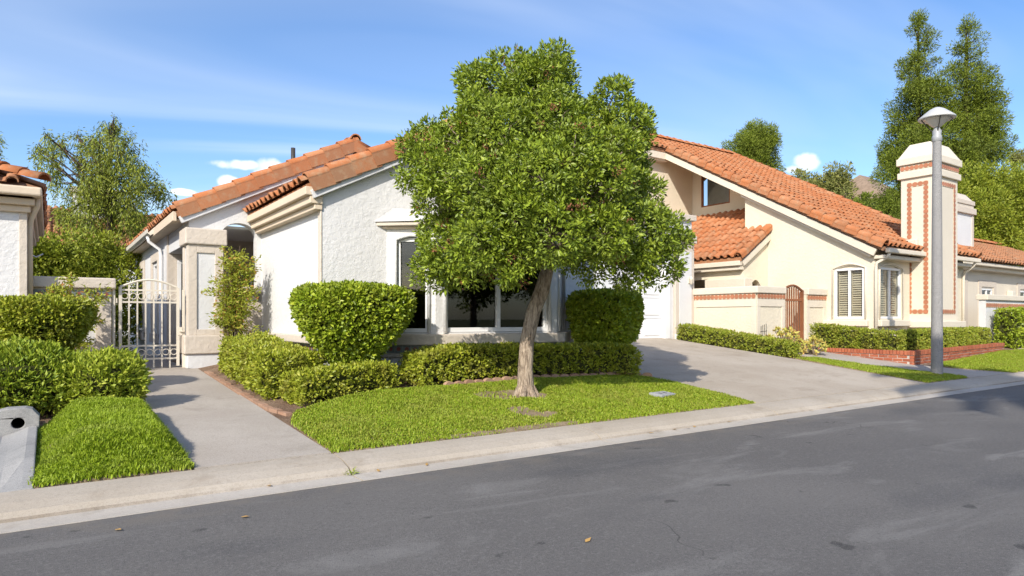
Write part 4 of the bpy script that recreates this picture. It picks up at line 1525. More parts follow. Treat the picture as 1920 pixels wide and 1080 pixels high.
ar = lambda a, b, z, h, n=8: [(b, z)] + [(b - (b - a) * k / n, z + h * math.sin(math.pi * k / n)) for k in range(1, n)] + [(a, z)]
# side wall facing the driveway
sw = MB()
sw.wall([(9.005, 0.2), (13.0, 0.2), (13.0, zw(13.0)), (9.005, zw(9.0))], [[(9.28, 1.30), (10.12, 1.30)] + ar(9.28, 10.12, 2.66, .10)], Vector((YX, 0, 0)), YA, ZA, NX, 0.18)
yw = sw.build('side_wall', M['yellow_stucco'], YH)
# front wall to the street
fw = MB()
fw.wall([(17.945, 0.2), (23.3, 0.2), (23.3, zw(9.0)), (17.945, zw(9.0))], [[(18.2, 1.30), (19.38, 1.30)] + ar(18.2, 19.38, 2.66, .10)], Vector((0, YF - .003, 0)), XA, ZA, NY, 0.16)
fw.build('front_wall', M['yellow_stucco'], YH)
boxo('side_wall', YH, M['yellow_stucco'], 23.14, 23.3, 9.2, 17.6, 0.2, zw(9.0), 0)
g3 = MB(); g3.wall([(9.2, zw(9.0)), (17.6, zw(9.0)), (17.6, zw(17.5)), (9.2, zw(9.1))], [], Vector((23.3, 0, 0)), YA, ZA, XA, 0.16)
g3.build('side_wall', M['yellow_stucco'], YH)
# deep recess above the entry
rc = MB()
rc.wall([(12.9, 0.3), (16.45, 0.3), (16.45, zw(16.45)), (12.9, zw(12.9))], [[(14.75, 5.35), (16.0, 5.35), (16.0, zw(16.0) - .22), (14.75, zw(14.75) - .22)]], Vector((19.5, 0, 0)), YA, ZA, NX, 0.16)
rc.build('recess_wall', M['yellow_stucco'], YH)
rs = MB(); rs.wall([(12.0, 0.3), (19.5, 0.3), (19.5, zw(16.4)), (12.0, zw(16.4))], [[(16.35, 5.42), (17.1, 5.42)] + ar(16.35, 17.1, 5.95, .18)], Vector((0, 16.4, 0)), XA, ZA, NY, 0.16)
rs.build('recess_wall', M['yellow_stucco'], YH)
boxo('recess_wall', YH, M['yellow_stucco'], 17.96, 19.5, 12.84, 13.0, 0.3, zw(12.85), 0)
window(YH, Vector((16.36, 16.37, 5.43)), XA, NY, 0.73, 0.56, 0.06, mull=(.365,))
# clerestory window, top edge parallel to the roof
q = MB()
y0, y1, zb = 14.75, 16.0, 5.35
zt0, zt1 = zw(y0) - .22, zw(y1) - .22
cw = MB(); cw.wall([(y0, zb), (y1, zb), (y1, zt1), (y0, zt0)], [[(y0 + .05, zb + .05), (y1 - .05, zb + .05), (y1 - .05, zt1 - .07), (y0 + .05, zt0 - .045)]], Vector((19.52, 0, 0)), YA, ZA, NX, 0.06)
cwo = cw.build('clerestory_window', M['brown_wood'], YH)
cp = MB(); cp.wall([(y0 + .04, zb + .04), (y1 - .04, zb + .04), (y1 - .04, zt1 - .05), (y0 + .04, zt0 - .03)], [], Vector((19.55, 0, 0)), YA, ZA, NX, 0.006)
cp.build('pane', M['glass'], cwo)
rq = MB(); rq.wall([(13.2, 4.2), (16.6, 4.2), (16.6, zw(16.6) - .1), (13.2, zw(13.2) - .1)], [], Vector((20.6, 0, 0)), YA, ZA, NX, .1); rq.build('room', M['curtain'], YH)

# windows with blinds
def blind_window(O, U, N, w, h, name='window'):
    wo = window(YH, O, U, N, w, h, 0.06, mull=(w / 2,), rails=())
    b = MB()
    n = int(h / 0.062)
    for k in range(1, n):
        for a, c in ((0.08, w / 2 - .05), (w / 2 + .05, w - .08)):
            z = k * 0.062 + 0.02
            P = O + ZA * z - N * 0.10
            b.obox(P, U, (ZA * 0.8 - N * 0.6).normalized(), (N * 0.8 + ZA * 0.6).normalized(), a, c, -.028, .028, -.002, .002)
    for a in (0.07, w / 2 - .045, w / 2 + .025, w - .09):
        b.obox(O - N * .10, U, ZA, N, a, a + .02, .06, h - .06, -.02, .02)
    bo = b.build('blind', M['blind'], wo); tag(bo, kind='stuff')
    return wo


for (O_, U_, N_, w_) in ((Vector((YX + .06, 10.12, 2.66)), -YA, NX, .84), (Vector((18.2, YF + .06, 2.66)), XA, NY, 1.18)):
    MB().obox(O_, U_, ZA, N_, 0, w_, 0.01, .13, -.05, 0).build('window_head', M['yellow_stucco'], YH)
blind_window(Vector((YX + .03, 10.115, 1.305)), -YA, NX, 0.83, 1.38)
blind_window(Vector((18.205, YF + .03, 1.305)), XA, NY, 1.17, 1.38)
tr = MB()
for pts in ([(YX - .012, y_, z_) for y_, z_ in [(9.24, 1.3)] + list(reversed(ar(9.24, 10.16, 2.68, .12))) + [(10.16, 1.3)]],
            [(x_, YF - .016, z_) for x_, z_ in [(18.16, 1.3)] + list(reversed(ar(18.16, 19.42, 2.68, .12))) + [(19.42, 1.3)]]):
    tr = MB(); tr.tube(pts, .022, 8); tr.build('window_trim', M['cream_trim'], YH, smooth=True)
boxo('sill', YH, M['cream_trim'], YX - .14, YX - .001, 9.14, 10.62, 1.10, 1.27, .02)
boxo('sill', YH, M['cream_trim'], 18.0, 19.6, YF - .15, YF - .004, 1.10, 1.27, .02)
boxo('room', YH, M['curtain'], 19.0, 23, 10.6, 10.7, 0.5, 2.9, 0)

# roof
rf = MB()
X0, X1, RY = 17.72, 23.5, 17.62
th = 0.10
e, r_ = (8.70, zr(8.70)), (RY, zr(RY))


def slab(mb, x0, x1, y0, y1):
    mb.add([(x, y, z) for x in (x0, x1) for y, z in ((y0, zr(y0)), (y1, zr(y1)), (y1, zr(y1) - .12), (y0, zr(y0) - .12))],
           [(0, 1, 2, 3), (4, 5, 6, 7), (0, 1, 5, 4), (1, 2, 6, 5), (2, 3, 7, 6), (3, 0, 4, 7)])


slab(rf, X0, X1, 8.70, RY)
slab(rf, 13.2, X0 - .005, 16.05, RY)
rf.add([(13.2, RY, zr(RY)), (X1, RY, zr(RY)), (X1, 25, 4.2), (13.2, 25, 4.2)], [(0, 1, 2, 3)])
roof = rf.build('roof', M['clay_brown'], YH)
V = Vector((0, 1, SL)).normalized(); Lr = (RY - 8.70) / V.y
lay_tiles(roof, Vector((X0 + .1, 8.66, zr(8.66) + .012)), XA, V, X1 - X0 - .1, Lr, 'clay_tile', 300)
lay_tiles(roof, Vector((13.2, 15.98, zr(15.98) + .012)), XA, V, X0 - 13.2, (RY - 15.98) / V.y, 'clay_tile', 60)
lay_rake(roof, Vector((X0 + .03, 8.64, zr(8.64) + .055)), Vector((X0 + .03, 15.95, zr(15.95) + .055)), NX, 'clay_tile', 0.09, .38, 'rake_tile', 1.25)
lay_rake(roof, Vector((X1, 8.64, zr(8.64) + .055)), Vector((X1, RY, zr(RY) + .055)), XA, 'clay_tile', 0.09, .38, 'rake_tile', 1.2)
lay_rake(roof, Vector((13.2, RY, zr(RY) + .08)), Vector((X1, RY, zr(RY) + .08)), YA, 'clay_tile', 0.0, .38, 'ridge_tile', 1.2)
fb = MB()
Nn = Vector((0, -SL, 1)).normalized()
fb.obox(Vector((X0, 8.78, zr(8.78))), XA, V, Nn, 0.0, .06, 0, (16.0 - 8.78) / V.y, -.32, -.125)
fb.obox(Vector((X0, 8.78, zr(8.78))), XA, V, Nn, 0.08, .24, .1, (13.0 - 8.9) / V.y, -.40, -.32)
fb.build('rake_board', M['cream_trim'], roof, bevel=.008)
sf = MB(); sf.obox(Vector((X0, 8.78, zr(8.78))), XA, V, Nn, 0.06, 2.0, (12.9 - 8.78) / V.y, (16.3 - 8.78) / V.y, -.16, -.125)
sf.build('soffit', M['cream_trim'], roof)
uf = MB(); uf.box(13.2, 17.8, 16.06, 16.12, zr(16.05) - .36, zr(16.05) - .13).box(13.2, 17.9, 16.12, 16.4, zr(16.05) - .40, zr(16.05) - .30)
uf.build('eave_board', M['cream_trim'], roof, bevel=.01)
gu = MB(); gu.box(17.82, 23.45, 8.56, 8.68, 3.02, 3.14).box(17.86, 23.4, 8.70, 9.0, 2.88, 2.98)
gu.build('gutter', M['cream_trim'], roof, bevel=.02)
ds = MB(); ds.tube([(17.95, 8.62, 3.03), (17.95, 8.68, 2.92), (17.9, 8.93, 2.78), (17.9, 8.95, 2.6), (17.9, 8.95, 0.4)], .042, 8)
ds.build('downspout', M['cream_trim'], YH, smooth=True)
ds = MB(); ds.tube([(23.2, 8.62, 3.03), (23.2, 8.68, 2.92), (23.2, 8.93, 2.7), (23.2, 8.95, 2.5), (23.2, 8.95, 0.4)], .042, 8)
ds.build('downspout', M['cream_trim'], YH, smooth=True)

# chimney
CX0, CX1, CY0, CY1 = 19.86, 21.34, 8.38, 9.24
ch = MB().box(CX0, CX1, CY0, CY1, 0.2, 5.28).build('chimney', M['cream_trim'], YH, bevel=.015)


def ring(name, o, z0, z1, m='cream_trim', bev=.015):
    return boxo(name, ch, M[m], CX0 - o, CX1 + o, CY0 - o, CY1 + o, z0, z1, bev)


ring('ledge', .07, 5.24, 5.42)
ring('collar', .02, 5.42, 5.62)
ring('cap', .09, 5.62, 5.82, bev=.02)
pt = MB()
a, b = .06, -.16
pt.add([(CX0 - a, CY0 - a, 5.82), (CX1 + a, CY0 - a, 5.82), (CX1 + a, CY1 + a, 5.82), (CX0 - a, CY1 + a, 5.82),
        (CX0 - b, CY0 - b, 6.22), (CX1 + b, CY0 - b, 6.22), (CX1 + b, CY1 + b, 6.22), (CX0 - b, CY1 + b, 6.22)],
       [(0, 1, 5, 4), (1, 2, 6, 5), (2, 3, 7, 6), (3, 0, 4, 7), (4, 5, 6, 7), (0, 1, 2, 3)])
pt.build('crown', M['cream_trim'], ch, bevel=.015)
ring('foot', .16, 1.06, 1.24, bev=.02)
boxo('shoulder', ch, M['cream_trim'], CX0 - .14, CX0 - .001, 8.75, 9.3, 3.30, 3.52, .03)
band(ch, Vector((CX0 - .024, CY1, 5.53)), Vector((CX0 - .024, CY0, 5.53)), ZA, NX, 'orange', 0.125)
band(ch, Vector((CX0, CY0 - .024, 5.53)), Vector((CX1, CY0 - .024, 5.53)), ZA, NY, 'orange', 0.125)
s_ = .13
for (P, U, N, w0, w1) in ((Vector((CX0 - .003, CY1, 0)), -YA, NX, 0.17, CY1 - CY0 - 0.13), (Vector((CX0, CY0 - .003, 0)), XA, NY, 0.22, CX1 - CX0 - 0.16)):
    za, zb_ = 1.44, 5.12
    band(ch, P + U * w0 + ZA * (zb_ - s_ / 2), P + U * w1 + ZA * (zb_ - s_ / 2), ZA, N, 'orange', s_)
    band(ch, P + U * w0 + ZA * (za + s_ / 2), P + U * w1 + ZA * (za + s_ / 2), ZA, N, 'orange', s_)
    for w in (w0 + s_ / 2, w1 - s_ / 2):
        band(ch, P + U * w + ZA * (za + s_), P + U * w + ZA * (zb_ - s_), ZA, N, 'orange', s_)

# entry porch below the recess with its own small roof falling to the driveway
PX, PY0, PY1 = 16.75, 12.15, 16.4
zs = lambda x: 3.10 + 0.66 * (x - 16.5)
pr = MB()
pr.add([(x, y, z) for y in (PY0 - .05, PY1) for x, z in ((16.5, zs(16.5)), (17.94, zs(17.94)), (17.94, zs(17.94) - .12), (16.5, zs(16.5) - .12))],
       [(0, 1, 2, 3), (4, 5, 6, 7), (0, 1, 5, 4), (1, 2, 6, 5), (2, 3, 7, 6), (3, 0, 4, 7)])
pr.add([(x, y, z) for y in (13.05, PY1) for x, z in ((17.94, zs(17.94)), (19.49, zs(19.3)), (19.49, zs(19.3) - .12), (17.94, zs(17.94) - .12))],
       [(0, 1, 2, 3), (4, 5, 6, 7), (0, 1, 5, 4), (1, 2, 6, 5), (2, 3, 7, 6), (3, 0, 4, 7)])
proof = pr.build('entry_roof', M['clay_brown'], YH)
Vp = Vector((1, 0, .66)).normalized()
lay_tiles(proof, Vector((16.46, PY1, zs(16.46) + .012)), -YA, Vp, PY1 - PY0, 3.0 / Vp.x, 'clay_tile', 170, keep=lambda u, v: v < 1.40 / Vp.x or PY1 - u > 13.25 or u < PY1 - 13.25)
lay_rake(proof, Vector((16.44, PY0 - .02, zs(16.44) + .06)), Vector((17.86, PY0 - .02, zs(17.86) + .06)), NY, 'clay_tile', 0.09, .38, 'rake_tile', 1.1)
pf = MB(); pf.box(16.48, 16.60, PY0 - .02, PY1, 2.86, 3.0).box(16.56, 16.75, PY0 + .02, PY1, 2.74, 2.86)
pf.obox(Vector((16.5, PY0 - .06, zs(16.5))), Vp, YA, Vp.cross(YA) * -1 if Vp.cross(YA).z < 0 else Vp.cross(YA), 0, 1.7, 0, .07, -.30, -.125)
pf.build('eave_board', M['cream_trim'], proof, bevel=.012)
pw = MB()
pw.wall([(12.215, 0.3), (16.3, 0.3), (16.3, 2.86), (12.215, 2.86)], [[(13.5, 0.8), (15.9, 0.8), (15.9, 2.52), (13.5, 2.52)]], Vector((16.75, 0, 0)), YA, ZA, NX, 0.25)
pw.build('porch_wall', M['yellow_stucco'], YH)
aw = MB()
aw.wall([(16.753, 0.3), (16.95, 0.3), (16.95, 2.05)] + list(reversed(ar(16.95, 17.75, 2.05, .42, 10)))[1:-1] + [(17.75, 2.05), (17.75, 0.3), (17.93, 0.3), (17.93, zs(17.93) - .13), (16.753, zs(16.753) - .13)], [], Vector((0, 12.2, 0)), XA, ZA, NY, 0.2)
aw.build('porch_wall', M['yellow_stucco'], YH)
boxo('porch_pier_cap', YH, M['cream_trim'], 16.62, 17.0, 12.06, 13.5, 2.14, 2.5, .02)
boxo('porch_pier', YH, M['cream_trim'], 16.69, 16.96, 12.12, 13.4, 0.4, 2.14, .012)
pd = MB(); pd.wall([(12.9, 0.3), (16.3, 0.3), (16.3, 3.4), (12.9, 3.4)], [[(14.4, 1.0), (15.6, 1.0), (15.6, 2.3), (14.4, 2.3)]], Vector((18.3, 0, 0)), YA, ZA, NX, 0.1)
pd.build('entry_wall', M['yellow_stucco'], YH)
window(YH, Vector((18.28, 15.595, 1.005)), -YA, NX, 1.19, 1.29, 0.07, mat='brown_wood')
boxo('room', YH, M['interior'], 19.2, 19.3, 13.1, 16.2, 0.4, 3.3, 0)

# ------------------------------------------------------------------ courtyard wall and timber gate
CW = thing('courtyard_wall', (14.75, 10.36, 0.5), 'pale yellow garden wall with orange tile band before the yellow house', 'wall')
for (O, U, N, L, tg) in ((Vector((14.76, 12.40, 0)), -YA, NX, 2.04, 0), (Vector((14.76, 10.36, 0)), XA, NY, 1.21, 1), (Vector((16.98, 10.36, 0)), XA, NY, 0.95, 2)):
    w_ = MB().obox(O, U, ZA, N, 0 if tg != 1 else .001, L - (.01 if tg == 0 else 0), 0.3, 1.96, -.22, 0).build('wall', M['yellow_stucco'], CW)
    t_ = MB()
    t_.obox(O, U, ZA, N, 0, .14, .56, 1.62, 0, .022); t_.obox(O, U, ZA, N, L - .14, L, .56, 1.62, 0, .022)
    t_.obox(O, U, ZA, N, 0, L, 1.62, 1.82, 0, .024); t_.obox(O, U, ZA, N, 0.0, L, .46, .78, 0, .026)
    tt = t_.build('wall_trim', M['cream_trim'], CW, bevel=.006)
    band(tt, O + N * .024 + ZA * 1.885 + U * .0, O + N * .024 + ZA * 1.885 + U * L, ZA, N, 'orange', 0.13)
    c_ = MB(); c_.obox(O, U, ZA, N, -.06 if tg == 1 else 0, L + (.06 if tg == 0 else 0), 1.96, 2.14, -.28, .07)
    c_.build('coping', M['cream_trim'], CW, bevel=.02)

TG = thing('timber_gate', (16.47, 10.42, 0.5), 'narrow arched brown slatted gate set in the yellow courtyard wall', 'gate')
gx0, gx1, gy, gz = 16.0, 16.95, 10.44, 0.60
f_ = MB(); f_.box(gx0, gx0 + .06, gy - .03, gy + .03, gz - .1, 2.08).box(gx1 - .06, gx1, gy - .03, gy + .03, gz - .1, 2.08)
f_.box(gx0 + .06, gx1 - .06, gy - .02, gy + .02, gz + .1, gz + .18).box(gx0 + .06, gx1 - .06, gy - .02, gy + .02, 1.78, 1.84)
f_.tube([(gx0 + .03 + (gx1 - gx0 - .06) * k / 12, gy, 2.06 + .14 * math.sin(math.pi * k / 12)) for k in range(13)], .035, 6)
f_.build('frame', M['brown_wood'], TG)
for k in range(8):
    x = gx0 + .06 + (gx1 - gx0 - .12) * (k + .5) / 8
    MB().box(x - .017, x + .017, gy - .014, gy + .014, gz, 2.02 + .14 * math.sin(math.pi * (k + .5) / 8)).build('slat', M['brown_wood'], TG)

# ------------------------------------------------------------------ brick planter
PL = thing('brick_planter', (16.1, 7.2, 0.25), 'long low red brick planter edging the hedge of the yellow house', 'planter')
PA, PB, PC = Vector((16.1, 9.5, 0)), Vector((16.1, 7.2, 0)), Vector((24.0, 8.15, 0))
TOP = 0.57
core = MB()
for a, b in ((PA, PB), (PB, PC)):
    d = (b - a).normalized(); n = Vector((d.y, -d.x, 0))
    if n.y > 0.5 or n.x > 0.5:
        n = -n
    core.obox(a, d, n, ZA, 0.02 if a is PA else .11, (b - a).length - (.03 if a is PA else 0), -.20, -.008, 0.1, TOP - .02)
core.build('mortar_core', M['mortar'], PL)
bme = {}
for nm, (l, w, h) in {'stretcher': (.205, .09, .062), 'rowlock': (.066, .21, .098)}.items():
    mb = MB().box(-l / 2, l / 2, -w, 0, 0, h)
    o = mb.build('brick', M['brick_red'], None, bevel=0)
    bm = bmesh.new(); bm.from_mesh(o.data)
    bmesh.ops.bevel(bm, geom=[e for e in bm.edges if abs(e.verts[0].co.y) < 1e-4 and abs(e.verts[1].co.y) < 1e-4], offset=.006, segments=1, affect='EDGES')
    bm.to_mesh(o.data); bm.free()
    bme[nm] = o.data
    bpy.data.objects.remove(o)
rp = wloc(PL)
far_v, far_f = [], []
for a, b in ((PA, PB), (PB, PC)):
    d = (b - a).normalized(); n = Vector((-d.y, d.x, 0))
    if n.x < -.5 or n.y < -.5:
        n = -n
    if d.cross(n).z < 0:
        d = -d; a, b = b, a
    L = (b - a).length
    R = Matrix((d, n, ZA)).transposed().to_4x4()
    courses = [('stretcher', TOP - .10 - .072 * (c + 1), .215, (c % 2) * .5) for c in range(4)] + [('rowlock', TOP - .098, .0765, .5)]
    cap_out = .016
    for nm, z, st, ph in courses:
        for i in range(-1 if (nm == 'stretcher' and ph) else 0, int(L / st) + 1):
            p = a + d * ((i + .5 + (ph if nm == 'stretcher' else 0)) * st)
            half = False
            t_ = (p - a).dot(d)
            if i == -1:
                half = True; p = a + d * .052
            elif t_ > L - .09:
                half = True; p = a + d * (L - .052)
                if t_ > L + .06:
                    continue
            if nm == 'rowlock' and t_ > L - .03 or z + .07 < gf(p.x, p.y):
                continue
            o = bpy.data.objects.new('brick', bme[nm])
            COL.objects.link(o); o.parent = PL
            p = Vector((p.x, p.y, z + random.uniform(-.002, .002)))
            o.matrix_basis = Matrix.Translation(p + n * (.07 if nm == 'stretcher' else .18) + n * random.uniform(-.004, .004) - n * (cap_out if nm == 'rowlock' else 0) - n * (.07 if nm == 'stretcher' else .18) - rp) @ R @ Matrix.Rotation(random.uniform(-.012, .012), 4, 'Z') @ Matrix.Rotation(math.pi, 4, 'Z') @ Matrix.Diagonal((.5 if half and nm == 'stretcher' else 1, 1, 1, 1))
so = MB(); so.add([(16.15, 9.5, .5), (16.25, 7.35, .5), (24, 8.3, .5), (24, 9.2, .5), (17.9, 9.2, .5), (17.9, 9.5, .5)], [(0, 1, 2, 3, 4, 5)])
so.build('planter_soil', M['soil'], PL)

# ------------------------------------------------------------------ street lamp
LX, LY = 15.0, 6.27
lz = gf(LX, LY)
SLmp = thing('street_lamp', (LX, LY, lz), 'tall grey concrete street lamp with shallow conical hood by the kerb', 'street lamp')
MB().lathe(LX, LY, [(0, lz - .1), (.112, lz - .1), (.110, lz + .02), (.094, 3.0), (.080, 4.93), (.077, 4.95)], 20).build('pole', M['pole_aggregate'], SLmp, smooth=True)
MB().lathe(LX, LY, [(.078, 4.94), (.092, 4.95), (.092, 5.03), (.09, 5.05), (.075, 5.08), (.085, 5.16), (.06, 5.2), (.05, 5.24), (0, 5.24)], 16).build('collar', M['grey_metal'], SLmp, smooth=True)
MB().lathe(LX, LY, [(0, 5.24), (.08, 5.25), (.23, 5.40), (.275, 5.425), (0.0, 5.43)], 24).build('lens', M['lamp_lens'], SLmp, smooth=True)
hd = MB().lathe(LX, LY, [(.26, 5.415), (.325, 5.40), (.338, 5.415), (.33, 5.44), (.26, 5.50), (.14, 5.60), (.05, 5.645), (0, 5.65)], 28).build('hood', M['lamp_hood'], SLmp, smooth=True)
for k in range(4):
    a = k * math.pi / 2 + .6
    MB().tube([(LX + .07 * math.cos(a), LY + .07 * math.sin(a), 5.14), (LX + .20 * math.cos(a), LY + .20 * math.sin(a), 5.30), (LX + .285 * math.cos(a), LY + .285 * math.sin(a), 5.415)], .010, 6).build('arm', M['dark_metal'], SLmp)
o = MB().obox(Vector((LX, LY, lz)), Vector((.5, -.866, 0)), ZA, Vector((-.866, -.5, 0)).normalized() * -1, -.04, .04, .35, .62, .075, .116).build('hand_hole', M['grey_metal'], SLmp, bevel=.006)

# ------------------------------------------------------------------ third house along the street
TH = thing('far_street_house', (26.4, 10.2, 0.5), 'white stucco house with weathered brown tile roof and stout chimney at right edge', 'house')
w3 = MB()
w3.wall([(26.0, 0.3), (40, 0.3), (40, 3.2), (26.0, 3.2)], [[(28.5, 1.35), (29.5, 1.35), (29.5, 2.45), (28.5, 2.45)], [(32.2, 1.35), (33.4, 1.35), (33.4, 2.45), (32.2, 2.45)]], Vector((0, 10.4, 0)), XA, ZA, NY, 0.2)
w3.build('wall', M['cream_trim'], TH)
boxo('wall', TH, M['smooth_white'], 26.0, 26.2, 10.6, 18, 0.3, 3.2, 0)
boxo('room', TH, M['interior'], 26.4, 39, 11.6, 11.7, 0.4, 3.1, 0)
for a, b in ((28.5, 29.5), (32.2, 33.4)):
    window(TH, Vector((a + .01, 10.42, 1.36)), XA, NY, b - a - .02, 1.08, .06, mull=((b - a) / 2,))
    t_ = MB(); t_.box(a - .3, a - .05, 10.37, 10.398, 1.0, 2.75).box(b + .05, b + .3, 10.37, 10.398, 1.0, 2.75).box(a - .05, b + .05, 10.368, 10.398, 2.5, 2.75)
    t_.build('window_trim', M['tan_trim'], TH)
t_ = MB(); t_.box(26.0, 26.3, 10.37, 10.398, .4, 3.0).box(27.0, 27.25, 10.37, 10.398, .4, 3.0)
t_.build('wall_trim', M['tan_trim'], TH)
cn = MB(); cn.box(25.8, 40, 10.1, 10.4, 3.06, 3.2).box(25.7, 40, 9.9, 10.2, 3.2, 3.32)
cn.build('cornice', M['cream_trim'], TH, bevel=.02)
r3 = MB(); r3.add([(25.6, 9.85, 3.34), (40, 9.85, 3.34), (40, 13.6, 4.95), (27.5, 13.6, 4.95), (25.6, 17.4, 3.34), (40, 17.4, 3.34)], [(0, 1, 2, 3), (3, 2, 5, 4), (0, 3, 4)])
ro3 = r3.build('roof', M['clay_brown'], TH)
V3 = Vector((0, 3.75, 1.61)).normalized()
lay_tiles(ro3, Vector((25.6, 9.82, 3.34)), XA, V3, 13.5, 4.05, 'clay_brown', 260, keep=lambda u, v: u > v * .47)
lay_rake(ro3, Vector((27.5, 13.6, 5.03)), Vector((39.5, 13.6, 5.03)), YA, 'clay_tile', 0.0, .38, 'ridge_tile', 1.2)
c3 = MB().box(29.6, 31.5, 11.8, 13.0, 3.4, 5.6).build('chimney', M['smooth_white'], TH)
boxo('cap', c3, M['tan_trim'], 29.5, 31.6, 11.7, 13.1, 5.60, 5.85, .02)
boxo('cap', c3, M['tan_trim'], 29.54, 31.56, 11.74, 13.06, 5.98, 6.16, .02)
cc = boxo('collar', c3, M['tan_trim'], 29.58, 31.52, 11.78, 13.02, 5.85, 5.98, .004)
t_ = MB(); t_.box(29.57, 29.75, 11.775, 11.8, 3.6, 5.6).box(31.35, 31.52, 11.775, 11.8, 3.6, 5.6).box(29.575, 29.6, 11.8, 11.95, 3.6, 5.6)
t_.build('trim', M['tan_trim'], c3)
pt = MB(); pt.add([(29.6, 11.8, 6.16), (31.5, 11.8, 6.16), (31.5, 13, 6.16), (29.6, 13, 6.16), (29.8, 12.0, 6.45), (31.3, 12.0, 6.45), (31.3, 12.8, 6.45), (29.8, 12.8, 6.45)],
                  [(0, 1, 5, 4), (1, 2, 6, 5), (2, 3, 7, 6), (3, 0, 4, 7), (4, 5, 6, 7)])
pt.build('crown', M['tan_trim'], c3)
wl3 = thing('wall_lamp', (31.0, 10.37, 2.2), 'small square beige wall lamp between windows of the far right house', 'wall lamp')
MB().box(30.85, 31.15, 10.2, 10.395, 2.05, 2.4).build('shade', M['beige_metal'], wl3, bevel=.02)
MB().box(30.95, 31.05, 10.22, 10.38, 2.0, 2.05).build('bracket', M['dark_metal'], wl3)
FW = thing('front_garden_wall', (26, 9.0, 0.5), 'low cream garden wall with tile band behind the far right hedge', 'wall')
fwl = MB().box(25.0, 40, 9.0, 9.2, 0.3, 1.92).build('wall', M['smooth_white'], FW)
band(fwl, Vector((25, 8.998, 1.75)), Vector((36, 8.998, 1.75)), ZA, NY, 'orange', .15)
boxo('coping', FW, M['cream_trim'], 24.95, 40, 8.93, 9.27, 1.92, 2.1, .02)

# ------------------------------------------------------------------ rear house on the left and hillside house
RH = thing('rear_house', (1.5, 32, 0.5), 'clay tiled roof and white chimney of a house behind the leafy tree at left', 'house')
MB().box(-3.5, 6.5, 32.4, 40, 0.3, 4.2).build('wall', M['smooth_white'], RH)
r4 = MB(); r4.add([(-4, 32, 4.2), (7, 32, 4.2), (7, 36.4, 6.3), (-2.5, 36.4, 6.3), (-4, 41, 4.2), (7, 41, 4.2)], [(0, 1, 2, 3), (3, 2, 5, 4), (0, 3, 4), (1, 5, 2)])
ro4 = r4.build('roof', M['clay_brown'], RH)
lay_tiles(ro4, Vector((-4, 31.96, 4.21)), XA, Vector((0, 4.4, 2.1)), 11, 4.85, 'clay_brown', 260, keep=lambda u, v: u > v * .33)
boxo('chimney', RH, M['smooth_white'], 0.9, 2.7, 35.2, 36.6, 4.8, 6.9, .03)
boxo('chimney_cap', RH, M['tan_trim'], 0.8, 2.8, 35.1, 36.7, 6.9, 7.15, .03)
fx, fy = 74.6, 35.6
fz = 11.8
FH = thing('hillside_house', (fx, fy, gf(fx, fy)), 'far pale hillside house with a steep brown roof beside the tall conifers', 'house')
MB().box(fx - 3, fx + 5, fy, fy + 7, fz - 3, fz + 2.1).build('wall', M['far_wall'], FH)
rr = MB(); rr.add([(fx - 3.7, fy - 1.2, fz + 2.1), (fx + 5.7, fy - 1.2, fz + 2.1), (fx + 5.7, fy + 8, fz + 2.1), (fx - 3.7, fy + 8, fz + 2.1), (fx - .2, fy + 3.4, fz + 5.6), (fx + 2.2, fy + 3.4, fz + 5.6)],
                  [(0, 1, 5, 4), (1, 2, 5), (2, 3, 4, 5), (3, 0, 4), (0, 3, 2, 1)])
rr.build('roof', M['far_roof'], FH)
MB().box(fx - 3.7, fx + 5.7, fy - 1.3, fy - 1.2, fz + 1.85, fz + 2.15).build('eave_board', M['white_paint'], FH)
for k in range(3):
    MB().box(fx - 3.4 + k * 1.8, fx - 3.25 + k * 1.8, fy - 1.1, fy - .95, fz - 1, fz + 1.9).build('post', M['white_paint'], FH)
for k in range(2):
    MB().box(fx - 2.3 + k * 2.4, fx - 1.0 + k * 2.4, fy - .06, fy - .01, fz - .2, fz + 1.5).build('window', M['dark_metal'], FH)

# ------------------------------------------------------------------ the big tree on the lawn
Fv = Vector((math.sin(YAW), math.cos(YAW), 0)); Rv = Vector((math.cos(YAW), -math.sin(YAW), 0))


def world_at(px, py, depth):
    """a point at a given distance in front of the photographer"""
    return CAM + Fv * depth + Rv * ((px - 960) / FPX * depth) + ZA * ((598 - py) / FPX * depth)


